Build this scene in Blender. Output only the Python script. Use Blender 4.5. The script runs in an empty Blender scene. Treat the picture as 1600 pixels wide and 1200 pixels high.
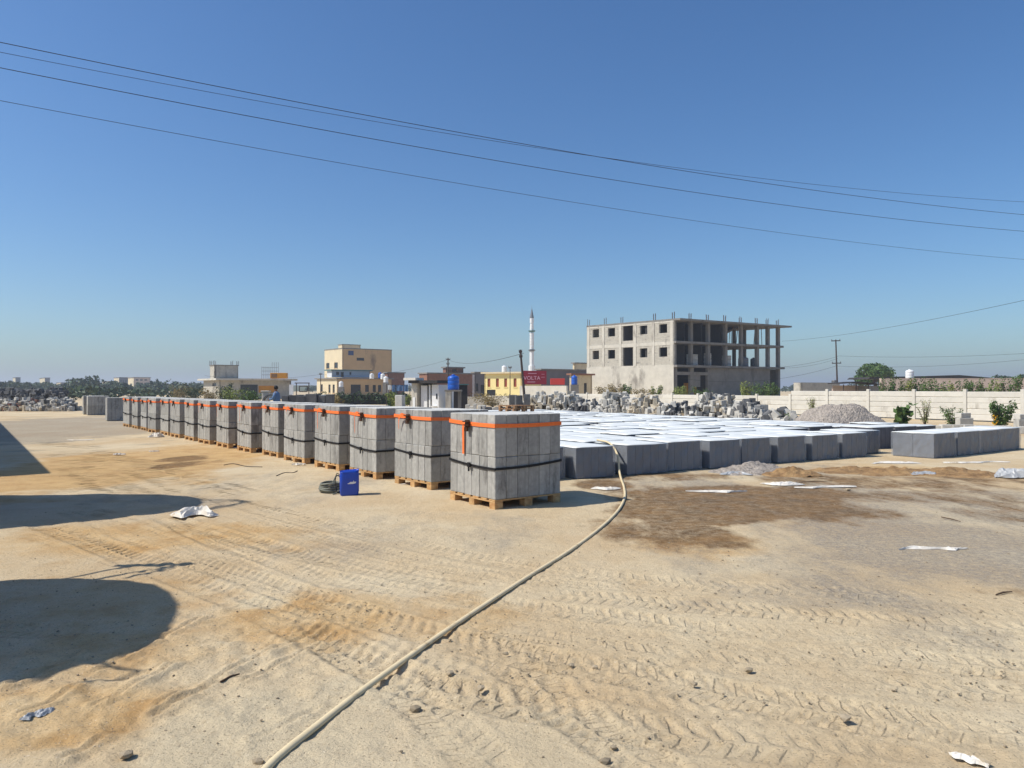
import bpy, math, random
import numpy as np
from mathutils import Vector, Matrix, Euler
random.seed(7)
R = math.radians
S = bpy.context.scene
C = S.collection
PI = math.pi

# ------------------------------------------------------------------ camera
F, HZ, EYE = 1150.0, 607.0, 1.7            # focal length in photo pixels, horizon row, eye height
cam_d = bpy.data.cameras.new('camera'); cam = bpy.data.objects.new('camera', cam_d); C.objects.link(cam)
cam.location = (0, 0, EYE)
cam.rotation_euler = (R(90) + math.atan((HZ - 600) / F), 0, 0)
cam_d.sensor_width = 36; cam_d.lens = F / 1600 * 36
cam_d.clip_start = 0.05; cam_d.clip_end = 9000
S.camera = cam
# ------------------------------------------------------------------ light
SUN = Vector((-0.85, -0.18, 1.0)).normalized()           # towards the sun
W = bpy.data.worlds.new('World'); S.world = W; W.use_nodes = True
nt = W.node_tree; bg = nt.nodes['Background']
sky = nt.nodes.new('ShaderNodeTexSky'); sky.sky_type = 'NISHITA'; sky.sun_disc = False
sky.sun_elevation = math.asin(SUN.z); sky.sun_rotation = math.atan2(SUN.x, SUN.y)
sky.altitude = 0; sky.air_density = 1.0; sky.dust_density = 1.0; sky.ozone_density = 1.0
hs = nt.nodes.new('ShaderNodeHueSaturation'); hs.inputs['Saturation'].default_value = 1.2; nt.links.new(sky.outputs[0], hs.inputs['Color'])
wb = nt.nodes.new('ShaderNodeMix'); wb.data_type = 'RGBA'; wb.blend_type = 'MULTIPLY'; wb.inputs[0].default_value = 1; wb.inputs[7].default_value = (.82, 1.06, 1.30, 1)
nt.links.new(hs.outputs[0], wb.inputs[6]); nt.links.new(wb.outputs[2], bg.inputs[0]); bg.inputs[1].default_value = 0.1
sl = bpy.data.lights.new('sun', 'SUN'); sl.energy = 5.0; sl.angle = R(0.5); sl.color = (1, 0.94, 0.85)
sun = bpy.data.objects.new('sun', sl); C.objects.link(sun)
sun.rotation_euler = (-SUN).to_track_quat('-Z', 'Y').to_euler(); sun.location = (-40, 0, 50)
S.view_settings.view_transform = 'Standard'; S.view_settings.look = 'None'
S.view_settings.exposure = 0.0; S.view_settings.gamma = 1

HAZE = .0007
# ------------------------------------------------------------------ helpers
def g(x, y, z=0.0):
    """photo pixel -> point on the horizontal plane of height z"""
    d = (EYE - z) * F / (y - HZ)
    return Vector(((x - 800) / F * d, d, z))
def at(x, y, d):
    return Vector(((x - 800) / F * d, d, EYE + (HZ - y) / F * d))

def tag(o, label=None, cat=None, group=None, kind=None):
    if label: o['label'] = label
    if cat: o['category'] = cat
    if group: o['group'] = group
    if kind: o['kind'] = kind
    return o
def empty(name, loc=(0, 0, 0), rz=0, label=None, cat=None, group=None):
    o = bpy.data.objects.new(name, None); C.objects.link(o); o.empty_display_size = .2
    o.location = loc; o.rotation_euler = (0, 0, rz)
    return tag(o, label, cat, group)
def link(name, me, parent=None, loc=(0, 0, 0), rot=(0, 0, 0), sc=None):
    o = bpy.data.objects.new(name, me); C.objects.link(o)
    o.location = loc; o.rotation_euler = rot
    if sc: o.scale = sc
    if parent: o.parent = parent
    return o

class MB:
    def __init__(s): s.v = []; s.f = []; s.m = []; s.mi = 0
    def add(s, vs, fs, M=None):
        b = len(s.v)
        if M is not None: vs = [M @ Vector(p) for p in vs]
        s.v += [tuple(p) for p in vs]; s.f += [tuple(i + b for i in f) for f in fs]; s.m += [s.mi] * len(fs)
        return s
    def box(s, x0, y0, z0, x1, y1, z1, M=None):
        return s.add([(x0,y0,z0),(x1,y0,z0),(x1,y1,z0),(x0,y1,z0),(x0,y0,z1),(x1,y0,z1),(x1,y1,z1),(x0,y1,z1)],
                     [(3,2,1,0),(4,5,6,7),(0,1,5,4),(1,2,6,5),(2,3,7,6),(3,0,4,7)], M)
    def chamfer(s, x0, y0, z0, x1, y1, z1, b=.012, M=None):
        c = Vector(((x0+x1)/2,(y0+y1)/2,(z0+z1)/2)); h = Vector(((x1-x0)/2,(y1-y0)/2,(z1-z0)/2))
        vs = []; idx = {}
        for sx in (-1,1):
            for sy in (-1,1):
                for sz in (-1,1):
                    for k in range(3):
                        p = [h.x-b, h.y-b, h.z-b]; p[k] = h[k]
                        idx[(sx,sy,sz,k)] = len(vs); vs.append((c.x+sx*p[0], c.y+sy*p[1], c.z+sz*p[2]))
        fs = []
        for k in range(3):
            i, j = [(1,2),(2,0),(0,1)][k]
            for sg in (-1,1):
                q = []
                for a, bb in ((-1,-1),(1,-1),(1,1),(-1,1)):
                    t = [0,0,0]; t[k]=sg; t[i]=a; t[j]=bb; q.append(idx[(*t,k)])
                fs.append(tuple(q if sg > 0 else q[::-1]))
        for k in range(3):           # edges along axis k
            i, j = [(1,2),(2,0),(0,1)][k]
            for a in (-1,1):
                for bb in (-1,1):
                    t0 = [0,0,0]; t0[k]=-1; t0[i]=a; t0[j]=bb; t1 = list(t0); t1[k]=1
                    q = [idx[(*t0,i)], idx[(*t1,i)], idx[(*t1,j)], idx[(*t0,j)]]
                    fs.append(tuple(q if a*bb < 0 else q[::-1]))
        for sx in (-1,1):
            for sy in (-1,1):
                for sz in (-1,1):
                    q = [idx[(sx,sy,sz,k)] for k in range(3)]
                    fs.append(tuple(q if sx*sy*sz > 0 else q[::-1]))
        return s.add(vs, fs, M)
    def tube(s, pts, r, n=8, cap=True):
        pts = [Vector(p) for p in pts]; rr = r if isinstance(r, (list, tuple)) else [r]*len(pts)
        vs = []; fs = []; up = Vector((0,0,1)); N = len(pts)
        for i, p in enumerate(pts):
            t = (pts[min(i+1,N-1)] - pts[max(i-1,0)]).normalized()
            a = t.cross(up)
            if a.length < 1e-3: a = t.cross(Vector((1,0,0)))
            a.normalize(); b = a.cross(t)
            for k in range(n):
                w = 2*PI*k/n; vs.append(p + (a*math.cos(w) + b*math.sin(w))*rr[i])
        for i in range(N-1):
            for k in range(n):
                k2 = (k+1) % n; fs.append((i*n+k, (i+1)*n+k, (i+1)*n+k2, i*n+k2))
        if cap: fs.append(tuple(range(n))); fs.append(tuple(range((N-1)*n, N*n))[::-1])
        return s.add(vs, fs)
    def lathe(s, prof, n=20, c=(0,0,0), sx=1, sy=1):
        vs = []; fs = []; m = len(prof)
        for r, z in prof:
            for k in range(n):
                w = 2*PI*k/n; vs.append((c[0]+sx*r*math.cos(w), c[1]+sy*r*math.sin(w), c[2]+z))
        for i in range(m-1):
            for k in range(n):
                k2 = (k+1) % n; fs.append((i*n+k, i*n+k2, (i+1)*n+k2, (i+1)*n+k))
        fs.append(tuple(range(n))[::-1]); fs.append(tuple(range((m-1)*n, m*n)))
        return s.add(vs, fs)
    def prism(s, poly, t, M=None):
        """polygon in x,z extruded along y by t"""
        n = len(poly); vs = [(x,0,z) for x,z in poly] + [(x,t,z) for x,z in poly]
        fs = [tuple(range(n)), tuple(range(n,2*n))[::-1]] + [((i+1)%n, i, i+n, (i+1)%n+n) for i in range(n)]
        return s.add(vs, fs, M)
    def mesh(s, name, mats, smooth=False):
        me = bpy.data.meshes.new(name); me.from_pydata(s.v, [], s.f)
        for m in (mats if isinstance(mats, (list, tuple)) else [mats]): me.materials.append(m)
        if len(set(s.m)) > 1: me.polygons.foreach_set('material_index', s.m)
        if smooth: me.polygons.foreach_set('use_smooth', [True]*len(s.f))
        me.update(); return me
    def build(s, name, mats, parent=None, smooth=False, loc=(0,0,0), rot=(0,0,0)):
        return link(name, s.mesh(name, mats, smooth), parent, loc, rot)
def boxmesh(name, x0,y0,z0,x1,y1,z1, m): return MB().box(x0,y0,z0,x1,y1,z1).mesh(name, m)

# ------------------------------------------------------------------ materials
def rgb(r, gg, b):
    f = lambda c: (c/12.92 if c <= .04045 else ((c+.055)/1.055)**2.4)
    return (f(r/255), f(gg/255), f(b/255), 1)
def mat(name, col, rough=.85, var=.25, scale=6, col2=None, bump=.3, bscale=40, rnd=.0, dust=None, spec=.3, metal=0, streak=0, dist=.01, grime=None, gscale=2, gcut=.56):
    m = bpy.data.materials.new(name); m.use_nodes = True; t = m.node_tree; N = t.nodes; L = t.links
    p = N['Principled BSDF']; p.inputs['Roughness'].default_value = rough
    p.inputs['Specular IOR Level'].default_value = spec; p.inputs['Metallic'].default_value = metal
    tc = N.new('ShaderNodeTexCoord'); oi = N.new('ShaderNodeObjectInfo')
    ad = N.new('ShaderNodeVectorMath'); ad.operation = 'ADD'; L.new(tc.outputs['Object'], ad.inputs[0])
    mu = N.new('ShaderNodeMath'); mu.operation = 'MULTIPLY'; mu.inputs[1].default_value = 37.; L.new(oi.outputs['Random'], mu.inputs[0]); L.new(mu.outputs[0], ad.inputs[1])
    def noise(sc, det=5, ro=.6, vec=None, stretch=None):
        n = N.new('ShaderNodeTexNoise'); n.inputs['Scale'].default_value = sc; n.inputs['Detail'].default_value = det; n.inputs['Roughness'].default_value = ro
        src = ad.outputs[0]
        if stretch:
            mp = N.new('ShaderNodeMapping'); mp.inputs['Scale'].default_value = stretch; L.new(src, mp.inputs[0]); src = mp.outputs[0]
        L.new(src, n.inputs['Vector']); return n.outputs[0]
    def mix(a, b, fac, mode='MIX'):
        x = N.new('ShaderNodeMix'); x.data_type = 'RGBA'; x.blend_type = mode
        for sock, val in ((x.inputs[0], fac), (x.inputs[6], a), (x.inputs[7], b)):
            if isinstance(val, bpy.types.NodeSocket): L.new(val, sock)
            else: sock.default_value = val
        return x.outputs[2]
    def ramp(v, lo, hi):
        r = N.new('ShaderNodeMapRange'); r.inputs[1].default_value = lo; r.inputs[2].default_value = hi; L.new(v, r.inputs[0]); return r.outputs[0]
    c = tuple(col) if len(col) == 4 else (*col, 1)
    c2 = tuple(col2) if col2 else tuple(x*(1-var) for x in c[:3]) + (1,)
    out = mix(c, c2, ramp(noise(scale), .32, .68))
    if grime: out = mix(out, grime, ramp(noise(gscale, 7, .68, stretch=(1,1,.35)), gcut, gcut+.12))
    if streak: out = mix(out, tuple(x*(1-streak) for x in c[:3])+(1,), ramp(noise(3, 4, .6, stretch=(4,4,.4)), .5, .75))
    if rnd:
        v = N.new('ShaderNodeMapRange'); v.inputs[3].default_value = 1-rnd; v.inputs[4].default_value = 1+rnd; L.new(oi.outputs['Random'], v.inputs[0])
        h = N.new('ShaderNodeHueSaturation'); L.new(v.outputs[0], h.inputs['Value']); L.new(out, h.inputs['Color']); out = h.outputs[0]
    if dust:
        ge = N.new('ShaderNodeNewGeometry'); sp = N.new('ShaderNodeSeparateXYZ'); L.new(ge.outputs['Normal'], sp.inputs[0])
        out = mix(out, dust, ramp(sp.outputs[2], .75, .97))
    L.new(out, p.inputs['Base Color'])
    if bump:
        b = N.new('ShaderNodeBump'); b.inputs['Strength'].default_value = bump; b.inputs['Distance'].default_value = dist
        L.new(noise(bscale, 4, .65), b.inputs['Height']); L.new(b.outputs[0], p.inputs['Normal'])
    return m
M = {}
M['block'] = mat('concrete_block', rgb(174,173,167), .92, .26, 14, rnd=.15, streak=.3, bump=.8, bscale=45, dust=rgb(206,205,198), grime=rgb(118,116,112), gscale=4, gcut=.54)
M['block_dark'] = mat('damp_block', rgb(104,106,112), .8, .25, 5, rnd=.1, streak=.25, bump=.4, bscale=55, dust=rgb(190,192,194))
M['rubble'] = mat('pale_block', rgb(196,192,182), .95, .22, 6, rnd=.22, bump=.6, bscale=40)
M['rubble_c'] = mat('cream_block', rgb(192,180,158), .95, .25, 6, rnd=.15, bump=.6, bscale=40)
M['rubble_d'] = mat('charcoal_block', rgb(104,104,104), .95, .3, 6, rnd=.25, bump=.6, bscale=40)
M['wood'] = mat('pallet_wood', rgb(206,172,122), .8, .35, 8, col2=rgb(168,124,78), rnd=.15, bump=.3, bscale=60)
M['wood_old'] = mat('weathered_wood', rgb(158,120,84), .85, .4, 8, rnd=.2, bump=.3, bscale=60)
M['orange'] = mat('orange_webbing', rgb(252,126,60), .7, .12, 30, bump=.4, bscale=200, dist=.003)
M['black'] = mat('black_webbing', rgb(28,28,30), .7, .3, 30, bump=.3, bscale=200, dist=.003)
M['steel'] = mat('worn_steel', rgb(96,70,54), .5, .4, 20, metal=.6, rnd=.1)
M['rust'] = mat('rusty_rebar', rgb(110,100,100), .8, .3, 6)
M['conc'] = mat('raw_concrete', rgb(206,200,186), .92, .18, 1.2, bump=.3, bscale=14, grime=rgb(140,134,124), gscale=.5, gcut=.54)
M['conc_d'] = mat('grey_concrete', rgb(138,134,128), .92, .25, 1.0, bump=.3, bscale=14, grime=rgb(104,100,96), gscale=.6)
M['fence'] = mat('precast_concrete', rgb(205,201,190), .9, .12, 2.5, bump=.3, bscale=25, rnd=.05, grime=rgb(164,158,146), gscale=1.2, gcut=.58)
M['hollow'] = mat('hollow_block_wall', rgb(192,186,172), .95, .22, 3, bump=.5, bscale=12, grime=rgb(132,126,118), gscale=.7)
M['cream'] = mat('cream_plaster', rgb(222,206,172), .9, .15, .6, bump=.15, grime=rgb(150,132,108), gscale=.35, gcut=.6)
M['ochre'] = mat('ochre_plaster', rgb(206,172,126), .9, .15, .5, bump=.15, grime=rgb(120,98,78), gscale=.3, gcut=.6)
M['yellow'] = mat('yellow_plaster', rgb(240,222,158), .85, .08, .8, bump=.1, grime=rgb(206,190,140), gscale=.5, gcut=.6)
M['brick'] = mat('red_brick', rgb(150,108,88), .92, .3, 2, bump=.4, bscale=20, grime=rgb(108,84,74), gscale=.7)
M['maroon'] = mat('maroon_shutter', rgb(150,78,52), .7, .2, 4)
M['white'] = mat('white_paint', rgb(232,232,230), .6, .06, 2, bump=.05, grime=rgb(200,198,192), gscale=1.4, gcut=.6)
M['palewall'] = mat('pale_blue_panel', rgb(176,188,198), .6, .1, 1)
M['teal'] = mat('teal_sheet', rgb(84,124,122), .5, .15, 2)
M['darkroof'] = mat('dark_roof_sheet', rgb(62,58,56), .7, .3, 1.5)
M['slate'] = mat('grey_sheet_wall', rgb(116,112,116), .8, .2, .5, grime=rgb(90,86,90), gscale=.3)
M['pink'] = mat('pinkish_wall', rgb(204,184,170), .9, .15, .8, grime=rgb(170,150,138), gscale=.5)
M['glass'] = mat('dark_glass', rgb(34,38,44), .2, .2, 2, bump=0, spec=.5)
M['glassb'] = mat('blue_glass', rgb(40,62,110), .2, .2, 2, bump=0, spec=.5)
M['bluetank'] = mat('blue_plastic', rgb(18,88,186), .4, .1, 3, bump=.05, spec=.5, grime=rgb(40,96,172), gscale=2)
M['bucket'] = mat('bucket_plastic', rgb(22,70,182), .38, .12, 6, bump=.05, spec=.5, grime=rgb(44,76,150), gscale=4, gcut=.6)
M['red'] = mat('red_sign', rgb(150,30,52), .6, .12, .6)
M['orangered'] = mat('orange_red_panel', rgb(226,74,66), .6, .1, .8)
M['goldbox'] = mat('yellow_orange_sheet', rgb(214,148,40), .6, .15, 2)
M['bark'] = mat('bark', rgb(92,74,58), .95, .3, 4)
M['pole'] = mat('pole_wood', rgb(84,72,66), .9, .3, 3)
M['metal'] = mat('galvanised_metal', rgb(120,122,126), .5, .2, 6, metal=.4)
M['hose'] = mat('hose_rubber', rgb(222,204,164), .6, .1, 10, bump=.1, spec=.3, grime=rgb(182,156,112), gscale=6)
M['coil'] = mat('grey_hose', rgb(122,124,112), .6, .25, 8)
M['litter'] = mat('white_sack_plastic', rgb(226,220,208), .55, .12, 8, bump=.2, spec=.4, grime=rgb(190,174,148), gscale=7)
M['litter_g'] = mat('grey_sheet_plastic', rgb(176,178,178), .35, .2, 8, bump=.2, spec=.5)
M['rope'] = mat('dark_cord', rgb(44,40,38), .8, .2, 8)
M['stone'] = mat('stone', rgb(176,160,134), .95, .3, 20, rnd=.3, bump=.5)
M['clod'] = mat('clay_clods', rgb(170,138,96), .98, .3, 4, col2=rgb(120,92,62), bump=.8, bscale=18, dist=.04)
M['dirt'] = mat('dirt', rgb(168,150,122), .98, .3, 2, bump=.8, bscale=14, dist=.04)
M['gravel'] = mat('crushed_stone', rgb(196,184,170), .95, .35, 16, col2=rgb(130,122,114), bump=1., bscale=26, dist=.05)
M['cloth_b'] = mat('blue_cloth', rgb(96,124,160), .9, .2, 3)
M['skin'] = mat('skin', rgb(128,90,66), .6, .1, 6)
M['hair'] = mat('black_hair', rgb(22,18,16), .6, .2, 20)
M['tyre'] = mat('tyre_rubber', rgb(34,33,32), .9, .2, 8)
M['truck'] = mat('truck_paint', rgb(150,60,40), .45, .15, 1.5)
M['truckbody'] = mat('truck_body', rgb(60,86,120), .5, .2, 1.2)
M['corr'] = mat('corrugated_shed', rgb(150,150,148), .6, .2, .4)
def leafmat(name, a, b):
    m = mat(name, a, .6, 0, 1.6, col2=b, bump=0, spec=.25)
    p = m.node_tree.nodes['Principled BSDF']
    try: p.inputs['Subsurface Weight'].default_value = 0
    except Exception: pass
    return m
M['leaf'] = leafmat('leaf_green', rgb(92,116,56), rgb(54,78,38))
M['leaf_y'] = leafmat('leaf_yellow_green', rgb(146,152,78), rgb(84,104,46))
M['leaf_dry'] = leafmat('leaf_dry', rgb(150,130,84), rgb(108,98,58))
M['leaf_far'] = leafmat('leaf_far', rgb(72,90,56), rgb(40,54,38))
M['flower'] = leafmat('flower_yellow', rgb(226,178,40), rgb(206,150,30))
def filmmat(name, alpha, col, rough, bump):
    m = mat(name, col, rough, .06, 3, bump=bump, bscale=5, dist=.02, spec=.9); m.node_tree.nodes['Principled BSDF'].inputs['Alpha'].default_value = alpha
    return m
M['film_top'] = filmmat('plastic_film_top', .9, rgb(242,244,238), .5, .15)
M['film'] = filmmat('plastic_film_side', .3, rgb(176,182,188), .1, 1.)
M['inner'] = mat('shade_dark_wall', rgb(74,72,70), .95, .2, 3)  # grey darkened so the shade of the open bays sits in the colour

# ------------------------------------------------------------------ ground
def vnoise(x, y, seed=0):
    xi = np.floor(x).astype(np.int64); yi = np.floor(y).astype(np.int64); fx = x-xi; fy = y-yi
    def h(a, b):
        n = (a*374761393 + b*668265263 + seed*1442695041) & 0xFFFFFFFF
        n = ((n ^ (n >> 13))*1274126177) & 0xFFFFFFFF
        return ((n ^ (n >> 16)) & 0xFFFF)/65535.
    fx = fx*fx*(3-2*fx); fy = fy*fy*(3-2*fy)
    return (h(xi,yi)*(1-fx)+h(xi+1,yi)*fx)*(1-fy) + (h(xi,yi+1)*(1-fx)+h(xi+1,yi+1)*fx)*fy
def fbm(x, y, o=4, seed=0):
    s = 0; a = .5
    for i in range(o): s = s + a*vnoise(x*2**i, y*2**i, seed+i); a *= .5
    return s
def spread(core0, core1, step, gneg, gpos, lo, hi):
    c = list(np.arange(core0, core1, step)); a = []; p = core0; st = step
    while p > lo: st *= gneg; p -= st; a.append(p)
    b = []; p = c[-1]; st = step
    while p < hi: st *= gpos; p += st; b.append(p)
    return np.array(a[::-1] + c + b)
def smooth_line(pts, n=24):
    pts = [Vector((*p, 0)) if len(p) == 2 else Vector(p) for p in pts]; out = []
    P = [pts[0]*2-pts[1]] + pts + [pts[-1]*2-pts[-2]]
    for i in range(1, len(P)-2):
        for k in range(n):
            t = k/n; a,b,c,d = P[i-1],P[i],P[i+1],P[i+2]
            out.append(.5*((2*b)+(c-a)*t+(2*a-5*b+4*c-d)*t*t+(3*b-a-3*c+d)*t**3))
    out.append(pts[-1]); return out
def build_ground():
    xs = spread(-4.2, 4.6, .018, 1.055, 1.055, -4000, 4000); ys = spread(3.0, 8.6, .02, 1.3, 1.035, -400, 6000)
    X, Y = np.meshgrid(xs, ys); sh = X.shape; X = X.ravel(); Y = Y.ravel(); Z = np.zeros_like(X)
    near = np.clip((60-Y)/45, 0, 1)*np.clip((60-np.abs(X))/40, 0, 1)
    Z += near*(-.018*(fbm(X*.5, Y*.5, 3, 3)-.4) - .014*(fbm(X*2.2, Y*2.2, 3, 9)-.4) - .008*(fbm(X*9, Y*9, 2, 17)-.35))
    core = np.clip((16-Y)/6, 0, 1)*np.clip((10-np.abs(X))/4, 0, 1)
    Z -= core*.012*np.clip(fbm(X*16, Y*16, 2, 21)-.45, 0, 1)
    # footprints, dents and scuffs in the loose sand on the left
    loose = np.clip(1.25-np.hypot((X+2.4)/2.3, (Y-4.5)/1.9), 0, 1)*np.clip(1.3-np.hypot((X+.9)/.9,(Y-3.4)/.9),.0,1)**0
    Z -= loose*.075*np.clip(fbm(X*5+Y*2, Y*7-X, 3, 31)-.42, 0, 1)
    rdg = lambda f, sd: 1-np.abs(2*fbm(X*f+.4*Y*f, Y*f*1.2, 2, sd)/.75-1)
    Z += loose*(.03*(rdg(4.5, 61)-.7) + .016*(rdg(11., 67)-.7)) - core*.006*(fbm(X*24, Y*24, 2, 71)-.4)
    # tyre tracks: (pixel polyline, half width, depth, lug pitch)
    tracks = [([(120,800),(300,872),(600,968),(790,1016),(1000,1056),(1300,1110),(1620,1150)], .20, .020, .115),
              ([(60,815),(330,918),(530,1010),(640,1062),(780,1092),(1000,1136),(1180,1160),(1400,1190)], .20, .022, .12),
              ([(180,770),(400,868),(700,930),(1000,968),(1300,1012),(1620,1050)], .19, .013, .11),
              ([(200,755),(330,822),(640,900),(1000,938),(1300,962),(1620,985)], .19, .010, .11),
              ([(215,740),(420,800),(700,862),(1000,905),(1400,930)], .2, .008, .12),
              ([(60,690),(200,745),(330,800),(520,862),(760,905)], .2, .009, .12),
              ([(-40,980),(150,985),(300,960),(470,990),(560,1030),(660,1100),(760,1190)], .16, .014, .10),
              ([(420,1210),(500,1150),(640,1010),(760,960)], .14, .006, .09),
              ([(1020,1200),(900,1120),(800,1040),(640,985),(420,935),(250,900)], .17, .012, .1)]
    rt_ = random.Random(77); UC = [(100,735),(420,800),(700,862),(1000,905),(1650,945)]; LC = [(60,830),(330,930),(640,1066),(1000,1140),(1500,1200)]
    extra = []
    for q in range(20):
        f = (q+rt_.uniform(-.4,.4))/19; pl = [(a[0]*(1-f)+b[0]*f+rt_.uniform(-25,25), a[1]*(1-f)+b[1]*f+rt_.uniform(-7,7)) for a, b in zip(UC, LC)]
        extra.append((pl, rt_.uniform(.13,.2), rt_.uniform(.004,.012), rt_.uniform(.085,.13)))
    for q in range(6):
        f = q/5; extra.append(([(20+60*f,672+9*q),(160,706+10*q),(330,752+16*q),(520,800+22*q)], .17, .008, .12))
    tracks = extra + tracks
    # drag marks and cracks in the loose sand
    for q in range(16):
        x0 = rt_.uniform(-20,420); y0 = rt_.uniform(1040,1190); l = rt_.uniform(50,190); tracks.append(([(x0,y0),(x0+l*.5,y0-l*.22+rt_.uniform(-8,8)),(x0+l,y0-l*.5)], .014, .03, 9.))
    tracks.append(([(180,1210),(280,1140),(400,1085),(560,1060)], .016, .03, 9.))
    TR = np.zeros((len(X), 3))
    for ti, (pp, hw, dep, pitch) in enumerate(tracks):
        ln = smooth_line([g(*q)[:2] for q in pp], 14); s0 = 0
        near_i = np.where((Y < 24) & (Y > 2.4) & (np.abs(X) < 16))[0]
        bd = np.full(len(near_i), 9.); bs = np.zeros(len(near_i)); bt = np.zeros(len(near_i)); x = X[near_i]; y = Y[near_i]
        for a, b in zip(ln[:-1], ln[1:]):
            d = b-a; l = d.length
            if l < 1e-6: continue
            ux, uy = d.x/l, d.y/l
            k = np.where((x > min(a.x,b.x)-.4) & (x < max(a.x,b.x)+.4) & (y > min(a.y,b.y)-.4) & (y < max(a.y,b.y)+.4))[0]
            if len(k):
                rx = x[k]-a.x; ry = y[k]-a.y; s = np.clip(rx*ux+ry*uy, 0, l); t = -rx*uy+ry*ux
                e = np.hypot(rx-s*ux, ry-s*uy); w = e < bd[k]; kk = k[w]
                bd[kk] = e[w]; bs[kk] = s0+s[w]; bt[kk] = t[w]
            s0 += l
        on = bd < hw+.06; ii = near_i[on]; t = bt[on]; s = bs[on]; d = bd[on]
        edge = np.clip((hw-d)/.035, 0, 1)
        fade = np.clip(vnoise(s*.9, t*0+ti*7., 5)*1.7-.25, .12, 1)
        ph = (s + np.abs(t)*.55*(1+.3*np.sin(ti)) + (t > 0)*pitch*.5)/pitch
        saw = np.abs((ph % 1)-.5)*2
        lug = np.clip((saw-.42)*5, 0, 1)*np.clip(np.abs(t)/.03, .15, 1)
        rim = np.exp(-((d-hw-.02)/.025)**2)
        if pitch > 1: Z[ii] += dep*fade*(-edge + .5*rim)
        else:
            Z[ii] += dep*fade*(-edge*(.3+.6*lug) + .4*rim)
            ins = d < hw; rimv = (d >= hw-.02); jj = ii[ins]
            TR[ii[rimv],2] *= .05
            TR[jj,0] = (s/pitch + ti*.37)[ins]; TR[jj,1] = (t/hw)[ins]; TR[jj,2] = (edge*fade*min(1, dep/.016))[ins]*(d[ins] < hw-.02)
    # zones: R stain, G grey grit, B ochre sand, A pale smooth sand
    col = np.zeros((len(X), 4))
    wob = 1 + .55*(fbm(X*.9, Y*.9, 4, 51)-.5)*2
    def ell(ch, px, py, rx, ry, amt=1., soft=.5):
        c = g(px, py); d = c.y; a = rx*d/F; b = ry*d*d/(EYE*F)
        v = np.clip((1-np.hypot((X-c.x)/a, (Y-c.y)/b)*wob)/soft, 0, 1)*amt
        col[:, ch] = np.maximum(col[:, ch], v)
    for e in [(1170,778,260,34,.95),(1090,800,190,30,1.),(1250,772,120,12,.9),(1060,830,140,30,.85),(1120,848,70,12,.6),(940,757,70,12,.8),(285,716,36,7,1.),(270,727,38,8,.9),(320,722,40,6,.5),(1380,752,330,16,.62),(1480,775,220,18,.55),(1300,800,240,16,.55),(1040,745,160,10,.6),(960,775,60,14,.55),(1550,800,120,20,.5),(560,965,170,26,.22),(1300,1190,60,22,.4),(1560,925,60,16,.5)]: ell(0, *e)
    for e in [(1450,850,300,80,.95),(1350,785,420,50,.8),(1050,757,220,18,.75),(1250,930,190,36,.6),(1330,800,170,30,.6),(1240,768,90,14,.9),(1100,945,90,18,.5),(1480,990,160,34,.5),(1050,760,90,14,.5),(1580,780,100,60,.6),(700,860,160,26,.25),(130,664,330,30,1.15),(420,760,200,40,.45),(620,830,300,50,.4),(1330,860,420,110,.5),(1150,735,400,22,.5)]: ell(1, *e)
    for e in [(190,725,200,40,1),(110,745,180,30,.9),(330,700,120,16,.6),(120,960,420,110,.35),(480,960,200,60,.6),(220,840,260,40,.6),(70,1120,320,100,.6),(200,1020,200,60,.5),(1100,850,120,22,.6),(1400,735,160,14,.6),(700,960,160,50,.4)]: ell(2, *e)
    for e in [(380,1140,230,90,.9),(560,1080,120,40,.7),(412,937,48,14,1),(860,1150,260,70,.5),(350,1180,200,60,1)]: ell(3, *e)
    ny, nx = sh; i = np.arange((ny-1)*(nx-1)); r = i//(nx-1); c = i % (nx-1); a = r*nx+c
    faces = np.stack([a, a+1, a+nx+1, a+nx], 1)
    me = bpy.data.meshes.new('ground'); me.vertices.add(len(X)); me.vertices.foreach_set('co', np.stack([X,Y,Z],1).astype(np.float32).ravel())
    me.loops.add(faces.size); me.loops.foreach_set('vertex_index', faces.astype(np.int32).ravel())
    me.polygons.add(len(faces)); me.polygons.foreach_set('loop_start', (np.arange(len(faces))*4).astype(np.int32)); me.polygons.foreach_set('use_smooth', np.ones(len(faces), bool))
    me.update(calc_edges=True); me.validate()
    ta = me.attributes.new('track', 'FLOAT_VECTOR', 'POINT'); ta.data.foreach_set('vector', TR.astype(np.float32).ravel())
    at_ = me.color_attributes.new('zones', 'FLOAT_COLOR', 'POINT'); at_.data.foreach_set('color', col.astype(np.float32).ravel())
    # material
    m = bpy.data.materials.new('sandy_ground'); m.use_nodes = True; t = m.node_tree; N = t.nodes; L = t.links; p = N['Principled BSDF']
    p.inputs['Roughness'].default_value = .97; p.inputs['Specular IOR Level'].default_value = .15
    tc = N.new('ShaderNodeTexCoord')
    def noise(sc, det=5, ro=.6, stretch=None):
        n = N.new('ShaderNodeTexNoise'); n.inputs['Scale'].default_value = sc; n.inputs['Detail'].default_value = det; n.inputs['Roughness'].default_value = ro
        if stretch:
            mp = N.new('ShaderNodeMapping'); mp.inputs['Scale'].default_value = stretch; mp.inputs['Rotation'].default_value = (0,0,R(25)); L.new(tc.outputs['Object'], mp.inputs[0]); L.new(mp.outputs[0], n.inputs[0])
        else: L.new(tc.outputs['Object'], n.inputs[0])
        return n.outputs[0]
    def rng(v, a, b, c=0, d=1):
        r = N.new('ShaderNodeMapRange'); L.new(v, r.inputs[0])
        for k, x in zip((1,2,3,4), (a,b,c,d)): r.inputs[k].default_value = x
        return r.outputs[0]
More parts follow.
